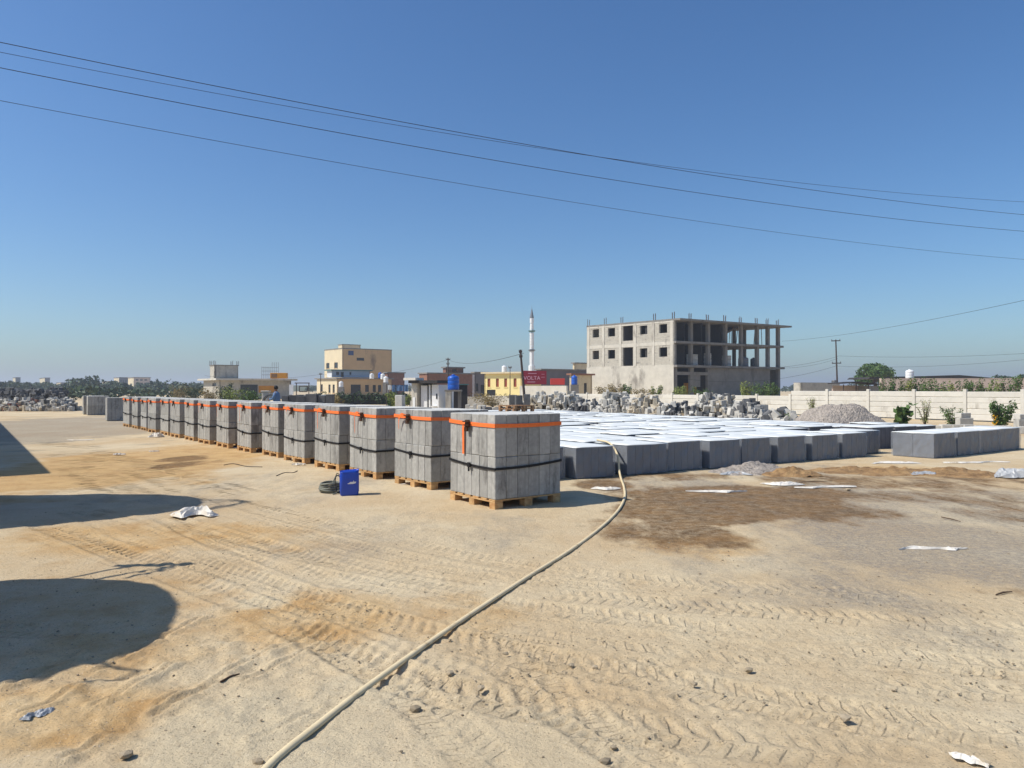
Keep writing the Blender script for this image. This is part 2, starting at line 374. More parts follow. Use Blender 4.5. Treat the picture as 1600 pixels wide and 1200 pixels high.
    def mth(op, a, b):
        x = N.new('ShaderNodeMath'); x.operation = op
        for k, v in enumerate((a, b)):
            if isinstance(v, bpy.types.NodeSocket): L.new(v, x.inputs[k])
            else: x.inputs[k].default_value = v
        return x.outputs[0]
    def mix(a, b, f, mode='MIX'):
        x = N.new('ShaderNodeMix'); x.data_type = 'RGBA'; x.blend_type = mode
        for sk, v in ((x.inputs[0], f), (x.inputs[6], a), (x.inputs[7], b)):
            if isinstance(v, bpy.types.NodeSocket): L.new(v, sk)
            else: sk.default_value = v
        return x.outputs[2]
    va = N.new('ShaderNodeVertexColor'); va.layer_name = 'zones'; sp = N.new('ShaderNodeSeparateColor'); L.new(va.outputs[0], sp.inputs[0])
    n1 = noise(.35, 6, .62); n2 = noise(2.2, 6, .65); n3 = noise(14, 5, .7); ns = noise(.9, 5, .6, (1,.22,1)); fine = noise(120, 3, .7)
    base = mix(rgb(208,191,158), rgb(195,171,134), rng(n1, .38, .62))
    base = mix(base, rgb(184,160,124), rng(n2, .5, .72, 0, .5))
    base = mix(base, rgb(214,199,169), rng(ns, .52, .7, 0, .5))
    def zone(s, soft, nz): return rng(mth('ADD', s, mth('MULTIPLY', mth('SUBTRACT', nz, .5), soft)), .15, .75)
    base = mix(base, mix(rgb(200,164,108), rgb(180,140,86), rng(n2, .4, .65)), mth('MULTIPLY', zone(sp.outputs[2], 1.1, n2), .8))
    grit = mix(rgb(146,140,130), rgb(108,104,100), rng(noise(46, 3, .7), .45, .6))
    base = mix(base, grit, mth('MULTIPLY', rng(mth('ADD', sp.outputs[1], mth('MULTIPLY', mth('SUBTRACT', noise(.9, 9, .74, (1,.4,1)), .5), 2.4)), .3, .8), mth('MULTIPLY', rng(n3, .3, .62, .25, 1), .8)))
    base = mix(base, rgb(204,189,158), mth('MULTIPLY', zone(va.outputs[1], .5, n2), .8))
    base = mix(base, mix(rgb(92,72,50), rgb(130,98,60), rng(n2, .35, .65)), mth('MULTIPLY', rng(mth('ADD', sp.outputs[0], mth('MULTIPLY', mth('SUBTRACT', noise(1.3, 9, .74, (1,.45,1)), .5), 2.2)), .34, .72), rng(noise(7, 6, .75), .3, .6, .5, 1)))
    base = mix(base, rgb(120,108,92), rng(noise(75, 2, .5), .6, .68, 0, .6)); base = mix(base, rgb(168,146,114), rng(noise(24, 4, .7), .54, .68, 0, .4))
    base = mix(base, rgb(226,212,186), rng(noise(62, 2, .5), .66, .72, 0, .5))
    base = mix(base, (.5,.5,.5,1), .22, 'OVERLAY') if False else base
    L.new(base, p.inputs['Base Color'])
    # lugs of the tyre tread, pressed along and across each track
    at2 = N.new('ShaderNodeAttribute'); at2.attribute_name = 'track'; sx_ = N.new('ShaderNodeSeparateXYZ'); L.new(at2.outputs['Vector'], sx_.inputs[0])
    ab = mth('ABSOLUTE', sx_.outputs[1], 0.); side = mth('MULTIPLY', mth('GREATER_THAN', sx_.outputs[1], 0.), .5)
    ph = mth('ADD', mth('ADD', sx_.outputs[0], mth('MULTIPLY', ab, .5)), mth('ADD', side, mth('MULTIPLY', noise(7, 3, .6), .45)))
    saw = mth('ABSOLUTE', mth('SUBTRACT', mth('FRACT', ph, 0.), .5), 0.)
    lugs = mth('MULTIPLY', rng(saw, .18, .27), rng(ab, .04, .14)); lugs = mth('MULTIPLY', lugs, mth('MULTIPLY', sx_.outputs[2], rng(noise(3.1, 3, .6), .36, .56)))
    b3 = N.new('ShaderNodeBump'); b3.inputs['Strength'].default_value = .9; b3.inputs['Distance'].default_value = .022; b3.invert = True; L.new(lugs, b3.inputs['Height'])
    b2 = N.new('ShaderNodeBump'); b2.inputs['Strength'].default_value = .5; b2.inputs['Distance'].default_value = .05; L.new(noise(6, 7, .74), b2.inputs['Height']); L.new(b3.outputs[0], b2.inputs['Normal'])
    b1 = N.new('ShaderNodeBump'); b1.inputs['Strength'].default_value = .8; b1.inputs['Distance'].default_value = .016; L.new(noise(44, 6, .75), b1.inputs['Height'])
    L.new(b2.outputs[0], b1.inputs['Normal']); L.new(b1.outputs[0], p.inputs['Normal'])
    me.materials.append(m)
    o = link('ground', me); tag(o, kind='structure'); return o
build_ground()

# ------------------------------------------------------------------ foliage
def foliage_mesh(name, clumps, n, size, m, seed=1, updir=.3):
    rs = np.random.RandomState(seed); cl = np.array(clumps, float); vol = cl[:,3]*cl[:,4]*cl[:,5]; k = rs.choice(len(cl), n, p=vol/vol.sum())
    d = rs.normal(size=(n,3)); d /= np.linalg.norm(d, axis=1)[:,None]; rad = rs.uniform(.45, 1.0, n)**.6
    pos = cl[k,:3] + d*cl[k,3:6]*rad[:,None]*rs.uniform(.85,1.12,(n,1))
    nr = d*.6 + rs.normal(size=(n,3))*.6 + np.array([0,0,updir]); nr /= np.linalg.norm(nr, axis=1)[:,None]
    a = np.cross(nr, rs.normal(size=(n,3))); a /= np.linalg.norm(a, axis=1)[:,None]; b = np.cross(nr, a)
    s = size*rs.uniform(.6, 1.4, (n,1)); w = s*rs.uniform(.4, .7, (n,1))
    V = np.stack([pos-a*s, pos-b*w, pos+a*s, pos+b*w], 1).reshape(-1,3)
    me = bpy.data.meshes.new(name); me.vertices.add(4*n); me.vertices.foreach_set('co', V.astype(np.float32).ravel())
    me.loops.add(4*n); me.loops.foreach_set('vertex_index', np.arange(4*n, dtype=np.int32)); me.polygons.add(n); me.polygons.foreach_set('loop_start', (np.arange(n)*4).astype(np.int32))
    me.update(calc_edges=True); me.materials.append(m); return me
def crown_clumps(c, rx, ry, rz, n, rs, f=.42):
    out = []
    for _ in range(n):
        v = Vector((rs.gauss(0,1), rs.gauss(0,1), rs.gauss(0,1))).normalized()*rs.uniform(.3,.75); q = rs.uniform(.7,1.2)*f
        out.append((c[0]+v.x*rx, c[1]+v.y*ry, c[2]+v.z*rz, rx*q, ry*q, rz*q))
    return out
def tree(label, base, h, rx, rz, n=1500, leaf=.16, m='leaf', seed=1, group=None, name='tree', trunk_h=None):
    rs = random.Random(seed); t = empty(name, base, 0, label, 'tree', group); th = trunk_h if trunk_h is not None else h-rz*1.5
    mb = MB(); mb.tube([(0,0,0),(.05,0,th*.5),(0,.05,th+rz*.3)], [h*.035,h*.028,h*.018], 8)
    for k in range(5):
        w = k*1.3+rs.random(); mb.tube([(0,0,th*.8),(math.cos(w)*rx*.3,math.sin(w)*rx*.3,th+rz*.3),(math.cos(w)*rx*.6,math.sin(w)*rx*.6,th+rz*.8)], [h*.016,h*.011,h*.005], 6)
    mb.build('trunk', M['bark'], t)
    link('crown', foliage_mesh('crown', crown_clumps((0,0,h-rz), rx, rx, rz, 12, rs), n, leaf, M[m], seed), t); return t
def shrub(label, base, h, r, n=260, leaf=.07, m='leaf', seed=1, group=None, stems=5, name='shrub', cat='bush', flowers=False):
    if name != 'castor_plant': n, leaf, stems = int(n*2.6), leaf*.62, stems+4
    rs = random.Random(seed); t = empty(name, base, 0, label, cat, group); mb = MB(); cl = []
    for k in range(stems):
        w = rs.uniform(0, 2*PI); q = r*rs.uniform(.2,.9); hh = h*rs.uniform(.6,1); top = Vector((math.cos(w)*q, math.sin(w)*q, hh))
        mb.tube([(0,0,0), top*.5+Vector((0,0,hh*.08)), top], [.02,.014,.006], 5)
        for f in (.3,.55,.78,.97): cl.append((*(top*f), r*rs.uniform(.18,.34), r*rs.uniform(.18,.34), h*rs.uniform(.1,.18)))
    mb.build('stem', M['bark'], t); link('foliage', foliage_mesh('foliage', cl, n, leaf, M[m], seed, .5), t)
    if flowers: link('flowers', foliage_mesh('flowers', [(-r*.55,-r*.3,h*.35,r*.3,r*.3,h*.2)], 60, leaf*.8, M['flower'], seed+3), t)
    return t

# ------------------------------------------------------------------ block stacks
UR, RW = Vector((.79,.613,0)), Vector((-.613,.79,0)); ANG = math.atan2(.613,.79)
ORD = ['nearest','second','third','fourth','fifth','sixth','seventh','eighth','ninth','tenth','eleventh','twelfth','thirteenth','fourteenth','fifteenth','sixteenth']
def bvar(i, w=.2, d=.2, h=.6, m='block', gap=.004, b=.006):
    return MB().chamfer(gap/2, gap/2, .001, w-gap/2, d-gap/2, h-.003, b).mesh('block', M[m])
BLK = [bvar(i, b=.004+.003*i) for i in range(3)]
BLKD = [bvar(i, m='block_dark', b=.004+.003*i) for i in range(3)]
CORE = MB()
for i in range(4):
    for j in range(4): CORE.chamfer(.2+.2*i+.002,.2+.2*j+.002,0,.4+.2*i-.002,.4+.2*j-.002,.597,.006)
CORE_ME = CORE.mesh('inner_blocks', M['block'])
LAYER = MB()
for i in range(6):
    for j in range(6):
        LAYER.chamfer(.2*i+.003,.2*j+.003,0,.2*i+.197,.2*j+.197,.597,.008)
LAYER_ME = LAYER.mesh('block_layer', M['block']); LAYER_MD = LAYER.mesh('block_layer', M['block_dark'])
def stack(label, loc, ang, z0, detail, group, seed):
    rs = random.Random(seed); t = empty('block_stack', (loc.x, loc.y, z0), ang, label, 'block stack', group)
    for L_ in range(2):
        z = .6*L_; ox, oy = rs.uniform(-.006,.006), rs.uniform(-.006,.006)
        if detail:
            for i in range(6):
                for j in range(6):
                    if 0 < i < 5 and 0 < j < 5: continue
                    px = rs.uniform(-.004,.004) if i in (0,5) else 0; py = rs.uniform(-.004,.004) if j in (0,5) else 0
                    o = link('block', BLK[rs.randrange(3)], t, (.2*i+ox+px, .2*j+oy+py, z), (0,0,rs.uniform(-.004,.004)))
            link('inner_blocks', CORE_ME, t, (ox, oy, z))
        else: link('block_layer', LAYER_ME, t, (ox, oy, z))
    return t
FOOT = MB().chamfer(0,0,0,.14,.14,.1,.005).mesh('foot', M['wood']); DECK = MB().chamfer(0,0,0,1.2,.15,.02,.003).mesh('deck_board', M['wood']); STRG = MB().chamfer(0,0,0,.14,1.2,.02,.003).mesh('stringer', M['wood'])
def pallet(label, loc, ang, group, mm=None, rx=0):
    t = empty('pallet', loc, ang, label, 'pallet', group); t.rotation_euler.x = rx
    f, d, s = (FOOT, DECK, STRG) if not mm else mm
    for i in range(3):
        for j in range(3): link('foot', f, t, (.53*i, .53*j, -.012))
        link('stringer', s, t, (.53*i, 0, .09))
    for k in range(6): link('deck_board', d, t, (0, .21*k, .112))
    return t
def band(corners, w, th, zs, n=6, sag=0):
    """strap round a convex plan polygon: ring of vertical quads with thickness"""
    pts = []
    N = len(corners)
    for i in range(N):
        a, b = Vector((*corners[i],0)), Vector((*corners[(i+1)%N],0)); za, zb = zs[i], zs[(i+1)%N]
        for k in range(n):
            f = k/n; p = a.lerp(b, f); pts.append((p.x, p.y, za*(1-f)+zb*f - sag*math.sin(PI*f)))
    c = Vector((sum(p[0] for p in pts)/len(pts), sum(p[1] for p in pts)/len(pts), 0)); mb = MB(); vs = []
    for p in pts:
        q = Vector((p[0],p[1],0)); o = (q-c).normalized()*th
        vs += [(p[0],p[1],p[2]-w/2), (p[0],p[1],p[2]+w/2), (p[0]+o.x,p[1]+o.y,p[2]+w/2), (p[0]+o.x,p[1]+o.y,p[2]-w/2)]
    fs = []
    K = len(pts)
    for i in range(K):
        j = (i+1)%K
        for a in range(4): b = (a+1)%4; fs.append((4*i+a, 4*i+b, 4*j+b, 4*j+a))
    return mb.add(vs, fs)
def ribbon(pts, w, th, wdir):
    """flat strip through pts, width along wdir"""
    vs = []; fs = []; wd = Vector(wdir)
    for i, p in enumerate(pts):
        p = Vector(p); t = (Vector(pts[min(i+1,len(pts)-1)])-Vector(pts[max(0,i-1)])).normalized(); n = t.cross(wd).normalized()*th/2; x = wd*w/2
        vs += [p-x-n, p+x-n, p+x+n, p-x+n]
    for i in range(len(pts)-1):
        for a in range(4): b = (a+1)%4; fs.append((4*i+a, 4*i+b, 4*i+4+b, 4*i+4+a))
    fs += [(3,2,1,0), tuple(4*(len(pts)-1)+k for k in range(4))]
    return MB().add(vs, fs)
RATCH = MB().chamfer(-.03,-.05,-.06,.0,.05,.05,.006).box(-.055,-.07,-.035,-.03,.07,-.02).box(-.06,-.07,.015,-.03,.07,.03).box(-.05,-.035,-.12,-.02,.035,-.06).mesh('ratchet', M['steel'])
BBUCK = MB().chamfer(-.03,-.035,-.04,0,.035,.03,.006).box(-.028,-.008,-.1,-.008,.012,-.04).mesh('buckle', M['black'])
def straps(i, loc, ang, label_o, label_b, seed):
    rs = random.Random(seed); e = .007
    cs = [(-e,-e),(1.2+e,-e),(1.2+e,1.2+e),(-e,1.2+e)]
    z = 1.06+rs.uniform(-.015,.02)
    t = empty('ratchet_strap', (loc.x,loc.y,.13), ang, label_o, 'strap', 'orange ratchet straps round the stacks')
    band(cs, .056, .005, [z-.005, z+.0, z+.02, z+.02+rs.uniform(0,.02)], 6, .01).build('webbing', M['orange'], t)
    by = .62+rs.uniform(-.08,.08); link('ratchet', RATCH, t, (-e-.008, by, z+.01))
    if i == 0:
        pts = [(-e-.012,.76,z+.02),(-e-.022,.78,z-.05),(-e-.018,.785,z-.25),(-e-.014,.79,z-.45)]
    else:
        q = rs.choice([0,1,2]); l = rs.uniform(.12,.3)
        pts = [(-e-.02,by+.05,z+.02),(-e-.07,by+.14,z+.05),(-e-.05,by+.26,z-.01-.1*l),(-e-.03,by+.3,z-.1-l*.5*q)]
    wd = (0,1,0) if i == 0 else (0,.25,.97)
    ribbon([tuple(p) for p in smooth_line(pts, 5)], .05, .004, wd).build('loose_end', M['orange'], t)
    zb = .44+rs.uniform(-.03,.05)
    t2 = empty('black_strap', (loc.x,loc.y,.13), ang, label_b, 'strap', 'black straps round the stacks')
    cs2 = [(-.01,-.01),(1.21,-.01),(1.21,1.21),(-.01,1.21)]
    band(cs2, .035, .004, [zb-.03, zb+.03, zb+.03, zb+.03], 6, .02).build('band', M['black'], t2); link('buckle', BBUCK, t2, (-.016,.62,zb-.01))
P0 = Vector((-1.35,12.3,0)); FOOTPRINTS = []
for i in range(16):
    if i == 0: p = Vector((-.24,10.33,0)); a = ANG-R(1.5)
    else:
        rj = random.Random(i*11); p = P0 + RW*(1.808*(i-1)) + RW*rj.uniform(-.06,.06) + UR*rj.uniform(-.07,.05); a = ANG+R(rj.uniform(-1.6,1.6))
    o = ORD[i]
    where = 'nearest the camera, over a pallet' if i == 0 else ('%s from the near end of the strapped row' % o if i < 15 else 'last of the strapped row, farthest from the hose')
    pallet(('wooden pallet under the nearest tall grey block stack' if i == 0 else 'wooden pallet under the %s strapped block stack from the near end' % o), p, a, 'pallets under the block stacks')
    stack('tall two-layer grey concrete block stack %s' % where, p, a, .132, i < 9, 'strapped block stacks in a row', i)
    straps(i, p, a, 'orange ratchet strap round the %s strapped block stack%s' % (o, '' if i == 0 else ' from the near end'), 'thin black strap round the middle of the %s strapped block stack%s' % (o, '' if i == 0 else ' from the near end'), 100+i)
# stacks behind the strapped row (only their tops show) and the plain ones at the far end
for k in range(9):
    p = Vector((-1.9,15.25,0)) + RW*(1.82*k)
    stack('tall grey block stack behind the strapped row, only its pale top edge showing', p, ANG+R(random.uniform(-1,1)), 0.06, False, 'stacks behind the strapped row', 40+k)
for k, (x, y, dx) in enumerate([(167.5,658,0),(137,649,0),(131,648.5,0)]):
    p = g(x, y)
    if k == 2: p = g(137,649) + RW*1.75
    lb = ['plain unstrapped grey block stack just left of the strapped row','plain unstrapped grey block stack, second left of the strapped row','plain unstrapped grey block stack, leftmost and farthest of the big stacks'][k]
    stack(lb, p, ANG-R(5), 0.02, False, 'plain stacks at the far end', 60+k)

# ------------------------------------------------------------------ field of wrapped block packs
FU, FV = Vector((.854,.52,0)), Vector((-.52,.854,0)); FA = math.atan2(.52,.854); FO = Vector((1.0,13.67,0))
PBLK = [MB().chamfer(.002,.002,0,.198,.498,.597,.006+.003*i).mesh('block', M['block_dark']) for i in range(3)]
PB5 = MB()
for i in range(5):
    for j in range(2): PB5.chamfer(.2*i+.002,.5*j+.002,0,.2*i+.198,.5*j+.498,.597,.008)
PB5_ME = PB5.mesh('blocks', M['block_dark'])
def film_top(seed, sag=.0):
    rs = random.Random(seed); mb = MB(); n = 6; vs = []; fs = []
    for j in range(n+1):
        for i in range(n+1):
            x, y = -.012+1.024*i/n, -.012+1.024*j/n; e = i in (0,n) or j in (0,n)
            vs.append((x, y, .606 + (0 if e else rs.uniform(0,.006))))
    fs += [(j*(n+1)+i, j*(n+1)+i+1, (j+1)*(n+1)+i+1, (j+1)*(n+1)+i) for j in range(n) for i in range(n)]
    # a short skirt hanging over the edges
    b = len(vs); ring = [i for i in range(n)] + [i*(n+1)+n for i in range(n)] + [n*(n+1)+n-i for i in range(n)] + [(n-i)*(n+1) for i in range(n)]
    for q in ring: v = vs[q]; vs.append((v[0]+(.004 if v[0] > .5 else -.004), v[1]+(.004 if v[1] > .5 else -.004), v[2]-rs.uniform(.006,.02)))
    for k in range(len(ring)): k2 = (k+1) % len(ring); fs.append((ring[k], b+k, b+k2, ring[k2]))
    return MB().add(vs, fs).mesh('wrap_top', M['film_top'], True)
FT = [film_top(i) for i in range(5)]
def film_side(seed):
    rs = random.Random(seed); vs = []; fs = []; n = 10; zc = [0.02,.12,.3,.45,.6]
    P = [(-.012,-.012),(1.012,-.012),(1.012,1.012),(-.012,1.012)]
    ring = []
    for k in range(4):
        a, b = P[k], P[(k+1)%4]
        for i in range(n): f = i/n; ring.append((a[0]*(1-f)+b[0]*f, a[1]*(1-f)+b[1]*f))
    for z in zc:
        for x, y in ring:
            d = Vector((x-.5,y-.5)).normalized()*rs.uniform(0,.026); vs.append((x+d.x, y+d.y, z))
    K = len(ring)
    for r in range(len(zc)-1):
        for k in range(K): k2 = (k+1)%K; fs.append((r*K+k, r*K+k2, (r+1)*K+k2, (r+1)*K+k))
    return MB().add(vs, fs).mesh('wrap_side', M['film'], False)
FS = [film_side(i) for i in range(4)]
def pack(label, p, ang, detail, group, seed, sx=1.0):
    rs = random.Random(seed); t = empty('wrapped_block_pack', (p.x,p.y,0), ang, label, 'block pack', group); t.scale = (sx, 1, rs.uniform(.985,1.012) if detail else rs.uniform(.94,1.02))
    if detail:
        for i in range(5):
            for j in range(2): link('block', PBLK[rs.randrange(3)], t, (.2*i, .5*j+(rs.uniform(-.008,.004) if j == 0 else 0), 0), (0,0,rs.uniform(-.004,.004)))
        link('wrap_side', FS[rs.randrange(4)], t)
    else: link('blocks', PB5_ME, t)
    link('wrap_top', FT[rs.randrange(5)], t); return t
front = [(.2,.95),(1.4,1.1),(2.56,.97),(3.67,1.0),(4.75,1.0),(5.86,1.05),(7.02,1.06),(8.2,1.0)]
WH = ['first pack of the low front row, left of the hose','second along the low front row, just right of the hose','third low pack along the front row from the hose','fourth low pack along the front row from the tall stacks','fifth low pack along the front row from the tall stacks','sixth low pack along the front row from the tall stacks','seventh low pack along the front row from the tall stacks','eighth low pack along the front row, before the dark recess']
for k, (s, w) in enumerate(front):
    pack('low plastic-wrapped grey block pack, ' + WH[k], FO+FU*(s+.03)+FV*random.uniform(-.06,.06), FA+R(random.uniform(-1.5,1.5)), True, 'wrapped packs along the front of the field', 200+k, w-.08)
pack('low wrapped block pack set back in dark shade beside the forward cluster', FO+FU*9.32+FV*.35, FA, True, 'wrapped packs along the front of the field', 230)
pack('narrow low wrapped pack half hidden behind the nearest tall stack', FO+FU*-.95+FV*.12, FA+R(2), True, 'wrapped packs along the front of the field', 231)
fc = Vector((10.2,17.82,0)); fu = Vector((.82,.572,0)); fa = math.atan2(.572,.82)
for k, (s, w, lb) in enumerate([(0,1.06,'corner pack with glossy crumpled film on its sunlit side'),(1.22,1.16,'second pack of the forward cluster at the right'),(2.42,1.18,'third pack of the forward cluster at the right'),(3.64,1.22,'last pack at the right end of the forward cluster')]):
    pack('low wrapped block pack, ' + lb, fc+fu*s, fa+R(random.uniform(-1,1)), True, 'wrapped packs of the forward cluster', 240+k, w)
nf = 0; rowj = [random.uniform(-.05,.05) for _ in range(30)]
for j in range(1, 19):
    sh = random.uniform(-.1,.1)
    for i in range(-1, 13 if j < 3 else 12):
        s = .15+1.115*i+sh+random.uniform(-.03,.03); v = 1.13*j+.02+rowj[j]+random.uniform(-.05,.05)
        p = FO+FU*s+FV*v
        if (j in (1,) and i in (8,)) or (i == -1 and j < 2) : continue
        if random.random() < .02: continue
        pack(('wrapped block pack in the %s row back, %s from its right end' % ((ORD[j], (['first']+ORD[1:])[(12 if j < 3 else 11)-i])) if j < 7 else 'low wrapped block pack deep inside the wide field, only its pale flat top showing'), p, FA+R(random.uniform(-1.2,1.2)), False, 'wrapped packs inside the field', 1000+j*20+i, random.uniform(.98,1.05)); nf += 1

# pallets lying on the packs
OLD = (MB().chamfer(0,0,0,.14,.14,.1,.005).mesh('foot', M['wood_old']), MB().chamfer(0,0,0,1.2,.15,.02,.003).mesh('deck_board', M['wood_old']), MB().chamfer(0,0,0,.14,1.2,.02,.003).mesh('stringer', M['wood_old']))
pp = g(803, 643.5, .62)
pallet('old brown wooden pallet lying on the wrapped packs, lower of two', pp+Vector((0,-.3,.02)), FA+.1, 'pallets lying on the packs', OLD)
pallet('old wooden pallet on top of another pallet on the wrapped packs', pp+Vector((.05,-.25,.165)), FA+.16, 'pallets lying on the packs', OLD)

# ------------------------------------------------------------------ hose, bucket, coil
hp = [g(395,1225),g(440,1180),g(500,1132),g(560,1085),g(630,1034),g(700,985),g(770,938),g(830,899),g(880,868),g(920,840),g(950,815),g(968,795),g(976,777),g(975,762),g(971,750)]
hp = [p+Vector((0,0,.012)) for p in hp]
e0 = FO+FU*1.27+FV*.05
hp += [Vector((e0.x,e0.y-.25,.12)), Vector((e0.x,e0.y,.4)), Vector((e0.x-.1,e0.y+.35,.6)), Vector((e0.x-.3,e0.y+.8,.64))]
hm_b = MB().tube(smooth_line([(p.x,p.y,p.z) for p in hp], 10), .021, 10); hm_b.v = [(a,b,c if c > .06 else c*.75) for a,b,c in hm_b.v]
tag(hm_b.build('water_hose', M['hose'], None, True), 'long tan water hose curving over the sand towards the wrapped packs', 'hose')
def rrect(w, d, r, n=5):
    out = []
    for cx, cy, a0 in ((w/2-r,d/2-r,0),(-w/2+r,d/2-r,90),(-w/2+r,-d/2+r,180),(w/2-r,-d/2+r,270)):
        for k in range(n+1): a = R(a0+90*k/n); out.append((cx+r*math.cos(a), cy+r*math.sin(a)))
    return out
bk = empty('cut_jerrycan', g(546,773), R(14), 'blue plastic jerrycan with its top cut off, used as bucket', 'bucket')
rings = [(.26,.21,.0,.03),(.285,.235,.012,.045),(.29,.24,.06,.05),(.3,.25,.07,.05),(.3,.25,.33,.05),(.29,.24,.36,.05),(.3,.25,.39,.05),(.285,.235,.39,.045),(.28,.23,.06,.045)]
vs = []; fs = []
for w, d, z, r in rings: vs += [(x,y,z+(.012*math.sin(7*x)+.02*x if z > .38 else 0)) for x,y in rrect(w,d,r)]
n_ = 24
for i in range(len(rings)-1):
    for k in range(n_): k2 = (k+1)%n_; fs.append((i*n_+k, i*n_+k2, (i+1)*n_+k2, (i+1)*n_+k))
fs += [tuple(range(n_))[::-1], tuple(range((len(rings)-1)*n_, len(rings)*n_))]
MB().add(vs, fs).build('shell', M['bucket'], bk, True)
mk = MB(); mk.prism([(-.07,-.012),(.02,-.012),(.055,.0),(.065,.022),(.03,.022),(.025,.05),(.018,.022),(-.03,.02),(-.045,.004),(-.07,-.004)], .003, Matrix.Translation((.04,-.1285,.2)))
mk.build('printed_mark', M['white'], bk)
MB().tube(smooth_line([(-.15,0,.33),(-.2,-.01,.34),(-.215,-.01,.2),(-.19,-.02,.06),(-.155,-.02,.05)],5), .007, 6).build('handle_cord', M['rope'], bk, True)
cl = empty('hose_coil', g(517,769), 0, 'coil of grey-green hose lying beside the blue bucket', 'hose coil')
mb = MB()
for k in range(5):
    mb.tube([(.17*(1+.04*math.sin(k*3))*math.cos(a)+.01*math.sin(k*5), .15*math.sin(a)+.01*math.cos(k*4), .02+.032*k+.012*math.sin(a*2+k)) for a in [2*PI*q/28 for q in range(29)]], .018, 7, False)
mb.build('coils', M['coil'], cl, True)
MB().tube(smooth_line([(.05,-.1,.14),(.1,-.05,.27),(.15,.0,.25),(.14,.04,.1),(.16,-.14,.05),(.15,-.24,.02),(.1,-.28,.012)],6), .012, 6).build('loose_end', M['coil'], cl, True)

# ------------------------------------------------------------------ litter, stones, mounds
def crumple(name, label, cat, c, L_, W_, H_, m, seed, ang=0, n=22, k=10, group=None, shape='oval'):
    rs = np.random.RandomState(seed); u = np.linspace(-1,1,n); v = np.linspace(-1,1,k); U, V = np.meshgrid(u, v)
    wv = (.5+.5*vnoise(U*2.2+seed, U*0+3., 4))
    if shape == 'oval': wv = wv*np.sqrt(np.clip(1.02-U**2, 0, 1))
    else: wv = (.12+1.3*vnoise(U*4+seed, U*0+5., 6)**2)*np.clip(1.2-U**2, 0, 1)
    x = U*L_/2 + (.1 if shape == 'oval' else .04)*L_*(vnoise(V*2+seed, U*2, 7)-.5); y = V*W_/2*wv + (.65*W_ if shape == 'oval' else .16*L_)*(vnoise(U*1.8+seed*1.7, U*0, 9)-.5)
    hgt = np.clip(1-np.abs(2*fbm(U*3.2+seed, V*2.6, 3, 13)/.8-1)*1.15, 0, 1)*1.1
    z = .006 + H_*hgt*np.clip(1.1-U**2*(1 if shape == 'oval' else .4), .1, 1)*np.clip(1.15-V**2, 0, 1)
    vs = np.stack([x,y,z],-1).reshape(-1,3); fs = [(j*n+i, j*n+i+1, (j+1)*n+i+1, (j+1)*n+i) for j in range(k-1) for i in range(n-1)]
    o = MB().add(vs.tolist(), fs).build(name, m, None, False, c, (0,0,ang)); return tag(o, label, cat, group)
lit = [((305,806),.62,.5,.2,'litter','crumpled white plastic sack on the sand beside the long shadow',.2),((245,683),.5,.4,.28,'litter','white plastic bag at the foot of the strapped stacks',.3),
       ((1452,858),.75,.12,.05,'litter','twisted white rag strip alone on the grey grit at the right',.1),((1222,757),.7,.35,.1,'litter','crumpled white sheet lying on the brown wet patch',-.2),((1290,762),1.1,.2,.05,'litter','long white film strip trailing right over the wet patch',.05),
       ((1120,769),1.0,.14,.06,'litter','thin white film strip on the brown wet ground left of the sheet',.1),((948,764),.5,.3,.07,'litter','white scrap beside the hose in front of the wrapped packs',.3),((1583,746),.7,.7,.3,'litter_g','grey crumpled plastic sheet heap at the right edge',.4),
       ((1150,742),.6,.3,.1,'litter_g','grey plastic scrap on the earth mound by the wrapped packs',.1),((187,711),.3,.2,.08,'litter','small white scrap on the ochre sand, left of two',.1),((241,706),.25,.2,.06,'litter','small white scrap on the ochre sand, right of two',.4),
       ((125,688),.9,.2,.04,'litter','flat white scrap in front of the far plain stacks',0),((467,727),.3,.2,.08,'litter','small white scrap by dark cord near the pallets',.2),((1400,724),1.2,.25,.08,'litter','pale sheet strip in front of the forward cluster',.1),((1440,741),.7,.3,.1,'litter_g','dirty plastic sheet among clods in front of the forward cluster',.4),((1525,723),1.6,.2,.06,'litter','thin pale film strip on the ground before the last forward pack',.15),((378,700),.5,.25,.05,'litter','flat white scrap near the seventh strapped pallet',.1),((60,1118),.16,.1,.04,'litter_g','pale scrap half buried in sand at the bottom left',.8),((1512,1188),.16,.07,.04,'litter','pale broken scrap in the bottom right corner',-.8),((660,755),.8,.25,.03,'litter','white powder-stained sheet in front of the second pallet',.3)]
for k, (q, L_, W_, H_, m, lb, a) in enumerate(lit): crumple('plastic_scrap', lb, 'litter', g(*q), L_, W_, H_*.55, M[m], 11+k*3, a, group='plastic litter on the yard', shape='strip' if W_ < .25 else 'oval')
def cord(label, pts, r=.012): tag(MB().tube(smooth_line([(*g(*p)[:2],.008) for p in pts], 6), r, 6).build('cord', M['rope'], None, True), label, 'cord')
cord('thin dark cord curving on the sand before the fifth pallet', [(432,744),(445,739),(458,739),(465,736)], .007)
cord('thin dark cord lying on the sand left of the strapped pallets', [(350,727),(365,725),(385,729),(410,730)], .007)
stick = [((1555,931),(1580,926),'short brown stick on the grit at the right edge'),((1243,754.5),(1300,752.5),'dark rod lying on the ground before the packs'),((1470,809),(1500,816),'pale thin stick lying on the grey grit'),((345,1068),(375,1055),'dark twig in the sand near the bottom left')]
for a, b, lb in stick: tag(MB().tube([g(*a)+Vector((0,0,.012)), (g(*a)+g(*b))/2+Vector((0,.01,.016)), g(*b)+Vector((0,0,.012))], [.006,.008,.004], 6).build('stick', M['bark']), lb, 'stick')
